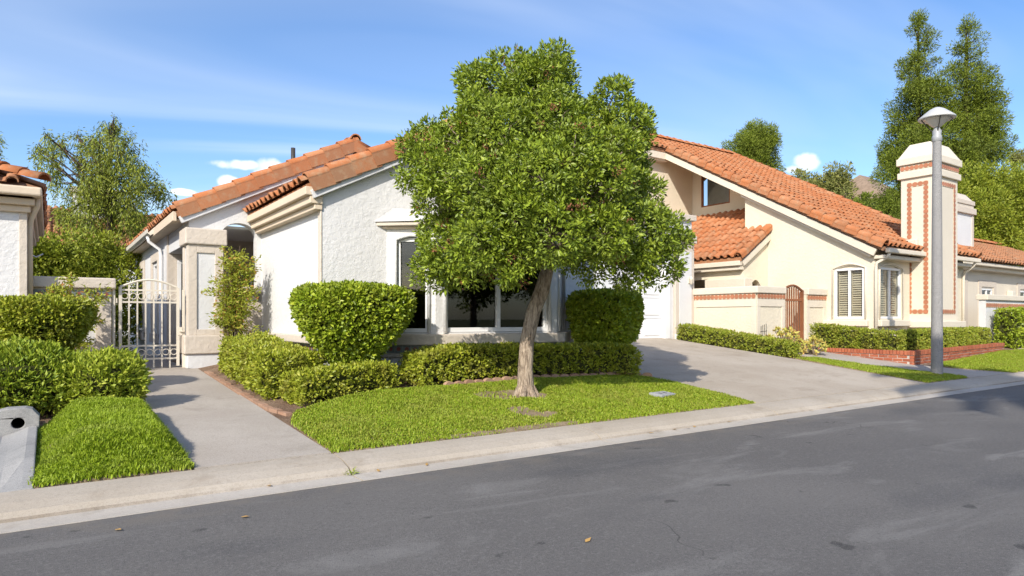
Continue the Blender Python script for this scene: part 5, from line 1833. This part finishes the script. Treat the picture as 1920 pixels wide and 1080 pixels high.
TD = 8.9
tb = world_at(986, 742, TD); tb.z = gf(tb.x, tb.y)
LB = [(1035, 132, 44, 0), (1045, 100, 22, .1), (880, 150, 26, .0), (760, 280, 20, .1), (1200, 225, 26, .3), (1278, 450, 20, .1), (1000, 165, 60, -.3), (955, 150, 58, .2), (905, 165, 44, -.2), (900, 215, 60, -.5), (1152, 192, 46, .2), (1172, 250, 58, .1), (1150, 290, 70, -.7),
      (1040, 225, 85, -.6), (940, 250, 85, -.8), (860, 265, 62, -.3), (800, 270, 44, 0), (790, 325, 46, -.1), (830, 330, 65, -.7), (1130, 350, 80, -1.0), (1190, 370, 58, .1),
      (1010, 330, 95, -1.2), (905, 350, 85, -1.1), (820, 385, 45, -.2), (1075, 290, 80, -1.0), (845, 470, 74, -.5), (815, 510, 42, -.3), (910, 455, 78, -1.1), (960, 490, 66, -1.0),
      (890, 515, 42, -.7), (1040, 430, 88, -1.2), (1130, 440, 78, -.9), (1200, 440, 66, -.4), (1252, 440, 40, 0), (1235, 490, 46, -.1), (1185, 505, 42, -.3), (1100, 490, 44, -.3),
      (960, 400, 85, -1.2), (1020, 180, 75, .7), (930, 230, 90, 1.0), (1080, 260, 95, 1.1), (1000, 300, 110, 1.5), (860, 320, 80, .9), (1150, 340, 85, 1.0), (900, 420, 90, 1.2),
      (1050, 420, 100, 1.5), (1180, 440, 70, .8), (840, 450, 62, .7)]
lobes = []
for px, py, r, dp in LB:
    p = world_at(px, py, TD + dp); lobes.append((p.x, p.y, p.z, r / FPX * TD * (0.87 if dp > -.45 else 0.62)))
tk = [tb - ZA * .05, tb + ZA * .06, world_at(985, 690, TD), world_at(988, 640, TD), world_at(1000, 585, TD), world_at(1016, 545, TD), world_at(1030, 490, TD), world_at(1035, 400, TD)]
BT = lobe_tree('round_tree', tb, tk, [.17, .12, .10, .095, .096, .10, .08, .05], lobes, (.055, .10), 30, 58, .062, .44, 'tree_leaf', 'bark',
               'big round evergreen tree with leaning trunk on the front lawn', limb_r=.035, shell=.93, up=.25, ros=.9)
# spent reddish flower heads and a fringe of root flare
P, A = [], []
for k in range(42):
    lb = lobes[RNG.integers(0, 33)]
    d = rnd_dir(1)[0]
    if d @ np.array(Fv) > 0.2:
        d = -d
    c = np.array(lb[:3]) + d * lb[3] * 1.04
    P.append(c + RNG.normal(size=(26, 3)) * .035); A.append(rnd_dir(26))
foliage('flower_heads', np.concatenate(P), np.concatenate(A), .035, .018, M['dead_flower'], BT)
mb = MB()
for k in range(7):
    a = k * .9 + .3
    d = Vector((math.cos(a), math.sin(a), 0))
    e = tb + d * .30
    mb.tube([tb + d * .07 + ZA * .16, tb + d * .16 + ZA * .03, Vector((e.x, e.y, gf(e.x, e.y) - .03))], [.05, .035, .02], 6)
mb.build('root_flare', M['bark'], BT, smooth=True)

# ------------------------------------------------------------------ clipped shrubs by the white house
topiary('clipped_shrub', 3.42, 8.72, .80, .60, [(.20, .58), (.42, .80), (.70, 1.04), (.93, 1.32), (1.0, 1.52), (.96, 1.64), (.80, 1.71), (0.0, 1.735)], 5200, .058, M['topiary_leaf'],
        'large sunlit flat topped clipped shrub at the corner of the white house', amp=.03, aspect=.72)
topiary('clipped_shrub', 8.02, 8.68, .64, .52, [(.45, .78), (.80, .95), (.95, 1.25), (1.0, 1.50), (.97, 1.66), (.80, 1.75), (0.0, 1.77)], 4200, .058, M['topiary_leaf'],
        'dark shaded flat topped clipped shrub left of the garage door', amp=.025, aspect=.72)
hedge('walkway_hedge', [(2.62, 11.3), (2.60, 10.0), (2.62, 8.75)], .78, lambda x, y: .50 - .03 * (9 - y if y < 9 else 0), 620, .05, M['hedge_leaf'], 'low clipped hedge along the walkway before the entry pier', amp=.035)
hedge('corner_hedge', [(2.50, 8.22), (3.1, 8.3), (3.72, 8.38)], .62, lambda x, y: .36 - .05 * abs(x - 3.0), 620, .05, M['hedge_leaf'], 'low leafy hedge under the large sunlit clipped shrub', amp=.06, lo=.05)
hedge('front_hedge', [(4.22, 8.44), (5.0, 8.6), (6.4, 8.55), (7.6, 8.25), (8.0, 8.05)], .55, lambda x, y: .50 - .06 * sm((4.6 - x) / .5), 620, .05, M['hedge_leaf'], 'long low hedge behind the tree trunk under the bay window', amp=.045, lo=.10)

# nandina against the entry pier
nx, ny = 2.62, 12.02
nz = gf(nx, ny)
ND = thing('nandina', (nx, ny, nz), 'tall airy shrub with reddish leaf tips against the entry pier', 'shrub')
st = MB(); P = []; A = []
for k in range(16):
    a = RNG.random() * 6.28; r = RNG.random() * .32; h = .9 + RNG.random() * 1.2
    if k < 5:
        h = 1.65 + RNG.random() * .35; r *= .5
    top = Vector((nx + r * 1.2 * math.cos(a), ny + r * .7 * math.sin(a), nz + h))
    b = Vector((nx + .08 * math.cos(a), ny + .08 * math.sin(a), nz - .02))
    mid = (b + top) / 2 + Vector((.03 * math.cos(a), .03 * math.sin(a), 0))
    st.tube([b, mid, top], [.012, .010, .005], 5)
    for j in range(11):
        t = .35 + .68 * RNG.random()
        c = np.array(b.lerp(top, min(t, 1.0)))
        d = rnd_dir(1)[0]; d[2] = abs(d[2]) * .35
        for q in range(5):
            P.append(c + d * (.05 + .06 * q) + RNG.normal(size=(7, 3)) * .034)
            A.append(unit(rnd_dir(7) * .7 + d * .8 + np.array([0, 0, .1])))
st.build('stems', M['dark_bark'], ND)
foliage('foliage', np.concatenate(P), np.concatenate(A), .065, .024, M['nandina_leaf'], ND)

# ------------------------------------------------------------------ shrubs on the left
topiary('clipped_shrub', -0.06, 10.15, .54, .5, [(.25, .72), (.45, .86), (.72, 1.06), (.97, 1.30), (1.0, 1.41), (.93, 1.49), (.75, 1.53), (0, 1.54)], 3600, .048, M['hedge_leaf'],
        'bowl shaped clipped shrub before the house wall at the left edge', amp=.02, aspect=.6)
zb = gf(.45, 8.7)
topiary('shrub', 0.47, 8.85, .44, .42, [(.55, zb + .04), (.95, zb + .18), (1.0, zb + .36), (.85, zb + .52), (.5, zb + .62), (0, zb + .64)], 1500, .06, M['lime_leaf'],
        'light green mounded shrub beside the walkway above the grass mound', amp=.09, s=6, aspect=.4, trunks=5, up=.45)
topiary('shrub', 0.45, 10.0, .42, .36, [(.7, gf(.45, 10) + .04), (1.0, gf(.45, 10) + .22), (.8, gf(.45, 10) + .42), (0, gf(.45, 10) + .50)], 900, .06, M['lime_leaf'],
        'small light green shrub tucked before the low wall by the gate', amp=.07, s=6, aspect=.4, up=.45)
zb = gf(-.3, 9)
topiary('spreading_shrub', -0.42, 9.1, .82, .62, [(.75, zb + .03), (1.0, zb + .22), (.95, zb + .45), (.7, zb + .62), (.35, zb + .70), (0, zb + .72)], 3000, .065, M['juniper_leaf'],
        'dark green spreading shrub behind the concrete drain', amp=.10, s=5, aspect=.35, up=.4, trunks=6)
topiary('spreading_shrub', -1.6, 9.6, .9, .7, [(.75, zb + .03), (1.0, zb + .22), (.95, zb + .45), (.7, zb + .66), (0, zb + .75)], 2200, .065, M['juniper_leaf'],
        'dark green spreading shrub running out of the left edge', amp=.10, s=5, aspect=.35, up=.4, trunks=6)
# loose reddish shrub before the low wall
nx, ny = 0.16, 12.0
nz = gf(nx, ny)
N2 = thing('nandina', (nx, ny, nz), 'loose shrub with red tinted leaves before the low wall left of the gate', 'shrub')
st = MB(); P = []; A = []
for k in range(14):
    a = RNG.random() * 6.28; r = .1 + RNG.random() * .42; h = .8 + RNG.random() * .75
    top = Vector((nx + r * math.cos(a), ny + r * .6 * math.sin(a), nz + h)); b = Vector((nx + .1 * math.cos(a), ny + .06 * math.sin(a), nz - .02))
    st.tube([b, (b + top) / 2, top], [.011, .009, .004], 5)
    for j in range(14):
        c = np.array(b.lerp(top, .5 + .5 * RNG.random())); d = rnd_dir(1)[0]; d[2] = abs(d[2]) * .4
        for q in range(4):
            P.append(c + d * (.04 + .045 * q) + RNG.normal(size=(7, 3)) * .03); A.append(unit(rnd_dir(7) * .7 + d * .8))
st.build('stems', M['dark_bark'], N2)
foliage('foliage', np.concatenate(P), np.concatenate(A), .065, .024, M['nandina_leaf'], N2)

# tall hedge closing the side yard
TH2 = lobe_tree('tall_shrub', (0.75, 20.0, .45), [(0.75, 20, .4), (.75, 20, 1.2), (.75, 20, 1.8)], [.08, .06, .04],
                [(x, 19.9 + RNG.normal() * .2, z + RNG.normal() * .08, .5) for x in (-.9, -.45, 0.0, .5, .95, 1.45) for z in (.9, 1.5, 2.1, 2.55, 2.95)], (.14, .26), 40, 12, .10, .42, 'bright_leaf', 'dark_bark',
                'tall dense green shrub filling the side yard behind the gate', cat='shrub', limb_r=.02)

# ------------------------------------------------------------------ planting of the yellow house
hedge('driveway_hedge', [(14.12, 12.15), (14.12, 10.5), (14.10, 8.95)], .50, lambda x, y: .36 + .02 * (y - 10), 420, .05, M['boxwood_leaf'], 'low boxwood hedge between driveway and yellow courtyard wall', amp=.02)
for i, (t0, t1) in enumerate(((0.0, .55), (.62, 1.12), (1.16, 1.62), (1.66, 2.05))):
    hedge('planter_shrub', [(16.45, 9.75 - t0), (16.45, 9.75 - t1)], .42, lambda x, y: .66, 420, .05, M['boxwood_leaf'],
          ('clipped planter bush nearest the timber gate', 'second clipped planter bush from the timber gate', 'third clipped planter bush from the timber gate', 'clipped planter bush at the brick corner left of the lamp')[i],
          'bushes in the brick planter', amp=.04, cat='bush')
names = ['clipped bush in the brick planter straight behind the lamp pole', 'first clipped planter bush right of the lamp pole', 'second clipped planter bush right of the lamp pole',
         'third clipped planter bush right of the lamp pole', 'fourth clipped planter bush right of the lamp pole', 'fifth clipped planter bush right of the lamp pole', 'rightmost clipped bush of the brick planter',]
for i in range(7):
    t0 = 16.75 + i * .93; t1 = t0 + .84
    yy = lambda x: 7.58 + (x - 16.1) * .12
    hedge('planter_shrub', [(t0, yy(t0)), (t1, yy(t1))], .44, lambda x, y: .72 - .012 * (x - 17), 380, .05, M['boxwood_leaf'], names[i], 'bushes in the brick planter', amp=.04, cat='bush')
hedge('tall_hedge', [(25.2, 8.5), (30, 8.55), (37, 8.6)], .6, lambda x, y: 1.22, 130, .085, M['topiary_leaf'], 'long dense hedge before the far right garden wall', amp=.04)

# pale rosette succulents by the gate
for i, (x, y, r, h, lab) in enumerate(((15.05, 9.75, .46, .55, 'large pale green succulent clump left of the timber gate'), (15.15, 9.05, .30, .34, 'small pale succulent clump at the end of the driveway hedge'))):
    z = gf(x, y)
    sc = thing('succulent', (x, y, z), lab, 'succulent')
    P = []; A = []; st = MB()
    for k in range(70 if i == 0 else 36):
        d = rnd_dir(1)[0]; d[2] = abs(d[2])
        c = np.array([x, y, z + .05]) + d * np.array([r, r, h]) * (.85 + .2 * RNG.random())
        st.tube([(x, y, z), tuple((np.array([x, y, z]) + c) / 2), tuple(c)], [.015, .012, .010], 5)
        ax = unit(d + np.array([0, 0, .5]))
        for q in range(16):
            a = unit(rnd_dir(1)[0] * .9 + ax * .55)
            P.append(c); A.append(a)
    st.build('stems', M['bark'], sc)
    foliage('rosettes', np.array(P), np.array(A), .085, .034, M['succulent_leaf'], sc)
ps = thing('iron_trivet', (14.62, 9.95, gf(14.62, 9.95)), 'small black iron spiked rack standing before the yellow courtyard wall', 'rack')
m_ = MB()
for k in range(4):
    m_.tube([(14.55 + k * .07, 10.08, gf(14.6, 10) - .02), (14.55 + k * .07, 10.08, 1.12 + .02 * k)], .008, 5)
m_.tube([(14.52, 10.08, .98), (14.80, 10.08, 1.0)], .008, 5)
m_.build('spikes', M['dark_metal'], ps)

# scalloped clay edging between lawn and bed
ED = [(4.55, 8.08), (4.87, 8.12), (5.4, 8.2), (5.86, 8.23), (6.5, 8.18), (7.05, 8.09), (7.6, 8.06), (8.05, 8.0), (8.25, 7.8)]
ew = thing('scalloped_edging', (*ED[0], gf(*ED[0])), 'row of low scalloped clay edging bricks between lawn and front hedge', 'edging')
sm_ = MB()
pr = [(-.085, 0), (.085, 0)] + [(.085 * math.cos(k * math.pi / 8), .07 + .05 * math.sin(k * math.pi / 8)) for k in range(0, 9)]
sm_.wall(pr, [], Vector((0, -.03, 0)), XA, ZA, NY, .06)
o = sm_.build('edging_brick', M['edging_clay'], None); sme = o.data; bpy.data.objects.remove(o)


def along(path, step):
    out = []; carry = 0
    for (a, b) in zip(path[:-1], path[1:]):
        a, b = Vector((*a, 0)), Vector((*b, 0)); L = (b - a).length; t = carry
        while t < L:
            out.append((a + (b - a) * (t / L), math.atan2(b.y - a.y, b.x - a.x))); t += step
        carry = t - L
    return out


for p, a in along(ED, .178):
    o = bpy.data.objects.new('edging_brick', sme); COL.objects.link(o); o.parent = ew
    o.location = Vector((p.x, p.y, gf(p.x, p.y) - .02 + random.uniform(-.01, .006))) - wloc(ew)
    o.rotation_euler = (random.uniform(-.08, .08), random.uniform(-.05, .05), a + random.uniform(-.06, .06))
eb = thing('brick_edging', (2.16, 7.4, gf(2.16, 7.4)), 'thin line of worn edging bricks along the walkway bed', 'edging')
o = MB().box(-.10, .10, -.035, .035, 0, .09).build('brick', M['edging_clay'], None, bevel=0); bmx = o.data; bpy.data.objects.remove(o)
for p, a in along([(2.22, 7.75), (2.14, 8.1), (2.12, 9.5), (2.13, 11.9)], .212):
    o = bpy.data.objects.new('brick', bmx); COL.objects.link(o); o.parent = eb
    o.location = Vector((p.x, p.y, gf(p.x, p.y) - .055 + random.uniform(-.008, .008))) - wloc(eb)
    o.rotation_euler = (0, 0, a + random.uniform(-.04, .04))

# a weed in the kerb joint
wx, wy = 2.07, 5.33
wd = thing('weed', (wx, wy, .02), 'tiny dry grassy weed growing in the kerb joint at the walkway', 'weed')
A_ = rnd_dir(46); A_[:, 2] = np.abs(A_[:, 2]) * .5 + .1
foliage('blades', np.tile([wx, wy, .012], (46, 1)) + RNG.normal(size=(46, 3)) * np.array([.03, .02, .004]), unit(A_), .06, .007, M['grass'], wd)

# fallen leaves on the asphalt and along the gutter
lm_ = MB()
lm_.add([(-.035, 0, .002), (-.01, .016, .008), (.035, 0, .012), (-.01, -.016, .006)], [(0, 3, 1), (1, 3, 2)])
o = lm_.build('fallen_leaf', M['dry_leaf'], None); lme = o.data; bpy.data.objects.remove(o)
for x, y in ((1.05, 4.55), (.35, 4.72), (2.55, 2.9)):
    o = link('fallen_leaf', lme); o.location = (x, y, .03 * (1 - (y / 5.075) ** 2) + .003); o.rotation_euler = (0, 0, random.random() * 6)
    tag(o, 'small dry orange leaf lying on the asphalt', 'leaf', 'dry leaves on the road')
for x, y in ((2.75, 5.28), (2.3, 5.3), (6.0, 5.3), (6.2, 5.27), (6.35, 5.31), (1.4, 5.3), (5.6, 5.29), (7.0, 5.3), (8.8, 5.29), (9.3, 5.3)):
    o = link('fallen_leaf', lme); o.location = (x, y, .008); o.rotation_euler = (0, 0, random.random() * 6)
    tag(o, 'small dry leaf lying in the gutter at the foot of the kerb', 'leaf', 'dry leaves in the gutter')

# ------------------------------------------------------------------ background trees
def cone_lobes(bx, by, z0, z1, r0, n, rng=RNG, top=.25, lr=.55):
    out = []
    for k in range(n):
        t = (k + .5) / n
        z = z0 + (z1 - z0) * t
        rad = r0 * (1 - t) ** .55 * (.75 + .45 * rng.random()) + top * .3
        m = 3 if t < .8 else 2
        for j in range(m):
            a = rng.random() * 6.28
            out.append((bx + rad * .55 * math.cos(a), by + rad * .55 * math.sin(a), z + rng.normal() * .2, max(rad * lr, top), max(rad * lr * .75, top)))
    out.append((bx, by, z1 - top * .8, top, top * 1.8))
    return out


def bg(name, label, px, depth, z1, z0, r, nl, clump, per, dens, leaf, aspect, mat, seed, mode='cone', lr=.55, extra=(), group='trees behind the houses', bark_='dark_bark', droop=0.0, up=.25, shell=.75):
    rng = np.random.default_rng(seed)
    b = world_at(px, 598, depth); b.z = gf(b.x, b.y)
    if mode == 'cone':
        lb = cone_lobes(b.x, b.y, z0, z1, r, nl, rng, lr=lr)
    else:
        lb = []
        for k in range(nl):
            d = rnd_dir(1, rng)[0] * (rng.random() ** .4)
            q = r * (.34 + .14 * rng.random())
            lb.append((b.x + d[0] * r * .72, b.y + d[1] * r * .72, (z0 + z1) / 2 + d[2] * ((z1 - z0) / 2 - q * .9), q))
    for ex, ey, er in extra:
        p = world_at(ex, ey, depth); lb.append((p.x, p.y, p.z, er / FPX * depth))
    tz = z1 - (z1 - z0) * (.12 if mode == 'cone' else .45)
    k = depth / 40
    return lobe_tree(name, b, [b - ZA * .2, b.lerp(Vector((b.x, b.y, tz)), .5), Vector((b.x, b.y, tz))], [.30 * k, .2 * k, .06 * k], lb, clump, per, dens, leaf, aspect, mat, bark_, label, group=group,
                     limbs='axis' if mode == 'cone' else True, limb_r=.06 * k, rng=rng, up=up, droop=droop, shell=shell)


bg('tall_conifer', 'left one of the two tall feathery conifers behind the big chimney', 1722, 45, 21.6, 6, 2.9, 20, (.22, .5), 80, 2.2, .19, .24, 'conifer_leaf', 3)
bg('tall_conifer', 'right one of the two tall feathery conifers behind the big chimney', 1812, 44, 20.8, 5, 3.0, 20, (.22, .5), 80, 2.2, .19, .24, 'conifer_leaf', 5)
bg('round_conifer', 'dense oval conifer rising over the orange roof ridge', 1412, 55, 18.8, 5.5, 2.75, 34, (.3, .55), 80, 2.4, .2, .24, 'conifer_leaf', 8, mode='ball')
bg('hill_tree', 'sparse far tree on the hill left of the hillside house', 1560, 71, 17.8, 12.6, 3.6, 14, (.3, .5), 16, 1.4, .36, .35, 'far_leaf', 9, mode='ball', shell=.6)
bg('hill_tree', 'small sparse far tree before the white cloud over the roof', 1500, 70, 17.6, 12.8, 1.9, 8, (.3, .5), 16, 1.4, .36, .35, 'far_leaf', 10, mode='ball', shell=.6)
bg('leafy_tree', 'bright green leafy tree right of the big chimney', 1835, 36, 9.8, 3, 3.0, 18, (.22, .45), 80, 3.4, .15, .4, 'bright_leaf', 12, mode='ball')
bg('leafy_tree', 'bright green leafy tree at the right edge behind the far chimney', 1915, 38, 10.6, 3, 3.6, 20, (.22, .45), 80, 3.4, .15, .4, 'bright_leaf', 13, mode='ball')
bg('leafy_tree', 'green leafy tree low behind the end of the orange roof', 1672, 48, 9.4, 4.0, 2.6, 14, (.3, .5), 60, 3.0, .18, .3, 'conifer_leaf', 14, mode='ball')
bg('far_tree', 'tiny far tree against the sky at the right edge', 1900, 80, 22.2, 18.6, 1.5, 7, (.3, .5), 16, 1.6, .36, .35, 'far_leaf', 15, mode='ball', shell=.6)
for i, (px, dp, z1, lab) in enumerate(((1610, 62, 12.6, 'scrubby hillside bush right of the sparse far tree'), (1650, 64, 12.4, 'scrubby hillside bush below the hillside house'), (1575, 66, 13.2, 'scrubby hillside bush below the sparse far tree'), (1690, 60, 12.2, 'scrubby hillside bush at the foot of the left conifer'))):
    bg('hillside_bush', lab, px, dp, z1, z1 - 4.5, 2.8, 10, (.3, .5), 26, 2.4, .3, .4, 'bright_leaf' if i % 2 else 'conifer_leaf', 20 + i, mode='ball', group='bushes on the hillside')

# weeping pepper tree on the left
rng = np.random.default_rng(4)
pd_ = 25.0
pb = world_at(205, 598, pd_); pb.z = gf(pb.x, pb.y)
PLB = [(205, 240, 22), (185, 270, 32), (225, 275, 34), (205, 310, 45), (250, 320, 36), (170, 330, 38), (230, 360, 48), (280, 350, 28), (300, 365, 20), (160, 375, 42), (200, 400, 48), (260, 395, 36), (130, 395, 30), (120, 340, 22), (100, 300, 24), (75, 280, 14), (110, 265, 22),
       (140, 255, 16), (150, 290, 20), (90, 250, 12), (205, 225, 12), (245, 420, 24), (165, 425, 30), (170, 255, 14)]
pl = []
for px, py, r in PLB:
    for rep in range(2):
        p = world_at(px + rng.normal() * 5, py + rng.normal() * 5, pd_ + rng.normal() * .8)
        pl.append((p.x, p.y, p.z, r / FPX * pd_ * .8))
lobe_tree('weeping_tree', pb, [pb, pb + ZA * 2.2, pb + ZA * 4.6, pb + ZA * 6.6], [.22, .17, .10, .04], pl, (.10, .22), 28, 5.8, .15, .24, 'pepper_leaf', 'dark_bark',
          'loose weeping tree with fine foliage behind the side yard at left', group='trees behind the houses', droop=.55, up=-1.0, rng=rng, limb_r=.045, shell=.6)
p_ = world_at(-60, 330, 26)
p_.z = gf(p_.x, p_.y)
bl = []
for px, py, r in ((-10, 262, 20), (-30, 300, 30), (0, 300, 12), (-60, 280, 40), (-60, 340, 40)):
    q_ = world_at(px, py, 26); bl.append((q_.x, q_.y, q_.z, r / FPX * 26))
lobe_tree('weeping_tree', p_, [p_, p_ + ZA * 3, p_ + ZA * 6.0], [.2, .15, .06], bl, (.1, .2), 22, 6, .17, .22, 'pepper_leaf', 'dark_bark', 'twigs of a tree reaching in at the left edge above the roof', group='trees behind the houses', droop=.4, up=-.8, rng=rng)

# ------------------------------------------------------------------ across the street, behind the camera: what the panes mirror and what shades the road
for i, (x, y, h) in enumerate(((13, -14, 6.5), (19, -13, 7.5), (25, -15, 7), (33, -14, 8), (3, -17, 6.5))):
    rng = np.random.default_rng(50 + i)
    lb = []
    for k in range(12):
        d = rnd_dir(1, rng)[0]
        lb.append((x + d[0] * 2.0, y + d[1] * 2.0, h * .62 + d[2] * h * .24, 1.15))
    lobe_tree('street_tree', (x, y, .1), [(x, y, .05), (x, y, h * .3), (x, y, h * .55)], [.22, .16, .1], lb, (.25, .45), 26, 3.0, .26, .4, 'tree_leaf', 'dark_bark',
              'leafy tree across the street mirrored in the window panes', group='trees across the street', rng=rng)
PX_, PY_ = -0.25, -5.9
pm_ = thing('palm_tree', (PX_, PY_, .1), 'palm across the street throwing its shadow on the road at right', 'palm')
ht = 12.5
tr = MB(); tr.tube([(PX_, PY_, 0), (PX_ + .05, PY_, 4), (PX_, PY_, 8), (PX_, PY_, ht)], [.22, .17, .15, .13], 12)
tr.build('trunk', M['dark_bark'], pm_, smooth=True)
for k in range(34):
    a = k * 2.4; el = 1.0 - 1.7 * (k / 34)
    d = Vector((math.cos(a) * math.cos(el), math.sin(a) * math.cos(el), math.sin(el)))
    fr = MB(); pts = []
    for j in range(9):
        t = j / 8
        pts.append(Vector((PX_, PY_, ht)) + d * (2.3 * t) - ZA * (1.0 * t * t))
    fr.tube(pts, [.025] * 5 + [.018, .014, .01, .006], 5)
    for j in range(1, 9):
        for q in range(5):
            p = pts[j - 1].lerp(pts[j], q / 5)
            t_ = (pts[j] - pts[j - 1]).normalized(); sd = t_.cross(ZA).normalized()
            for s in (-1, 1):
                tip = p + sd * s * .5 * (1 - .5 * abs(j / 8 - .4)) + t_ * .25 - ZA * .18
                fr.add([tuple(p), tuple(p + t_ * .11), tuple(tip)], [(0, 1, 2)])
    fr.build('frond', M['bright_leaf'], pm_)

# thin stems, rosettes and blades too small to pick apart stay joined
for o in SC.objects:
    if o.parent and o.name.split('.')[0] in ('stems', 'rosettes', 'blades', 'flower_heads'):
        o['kind'] = 'stuff'
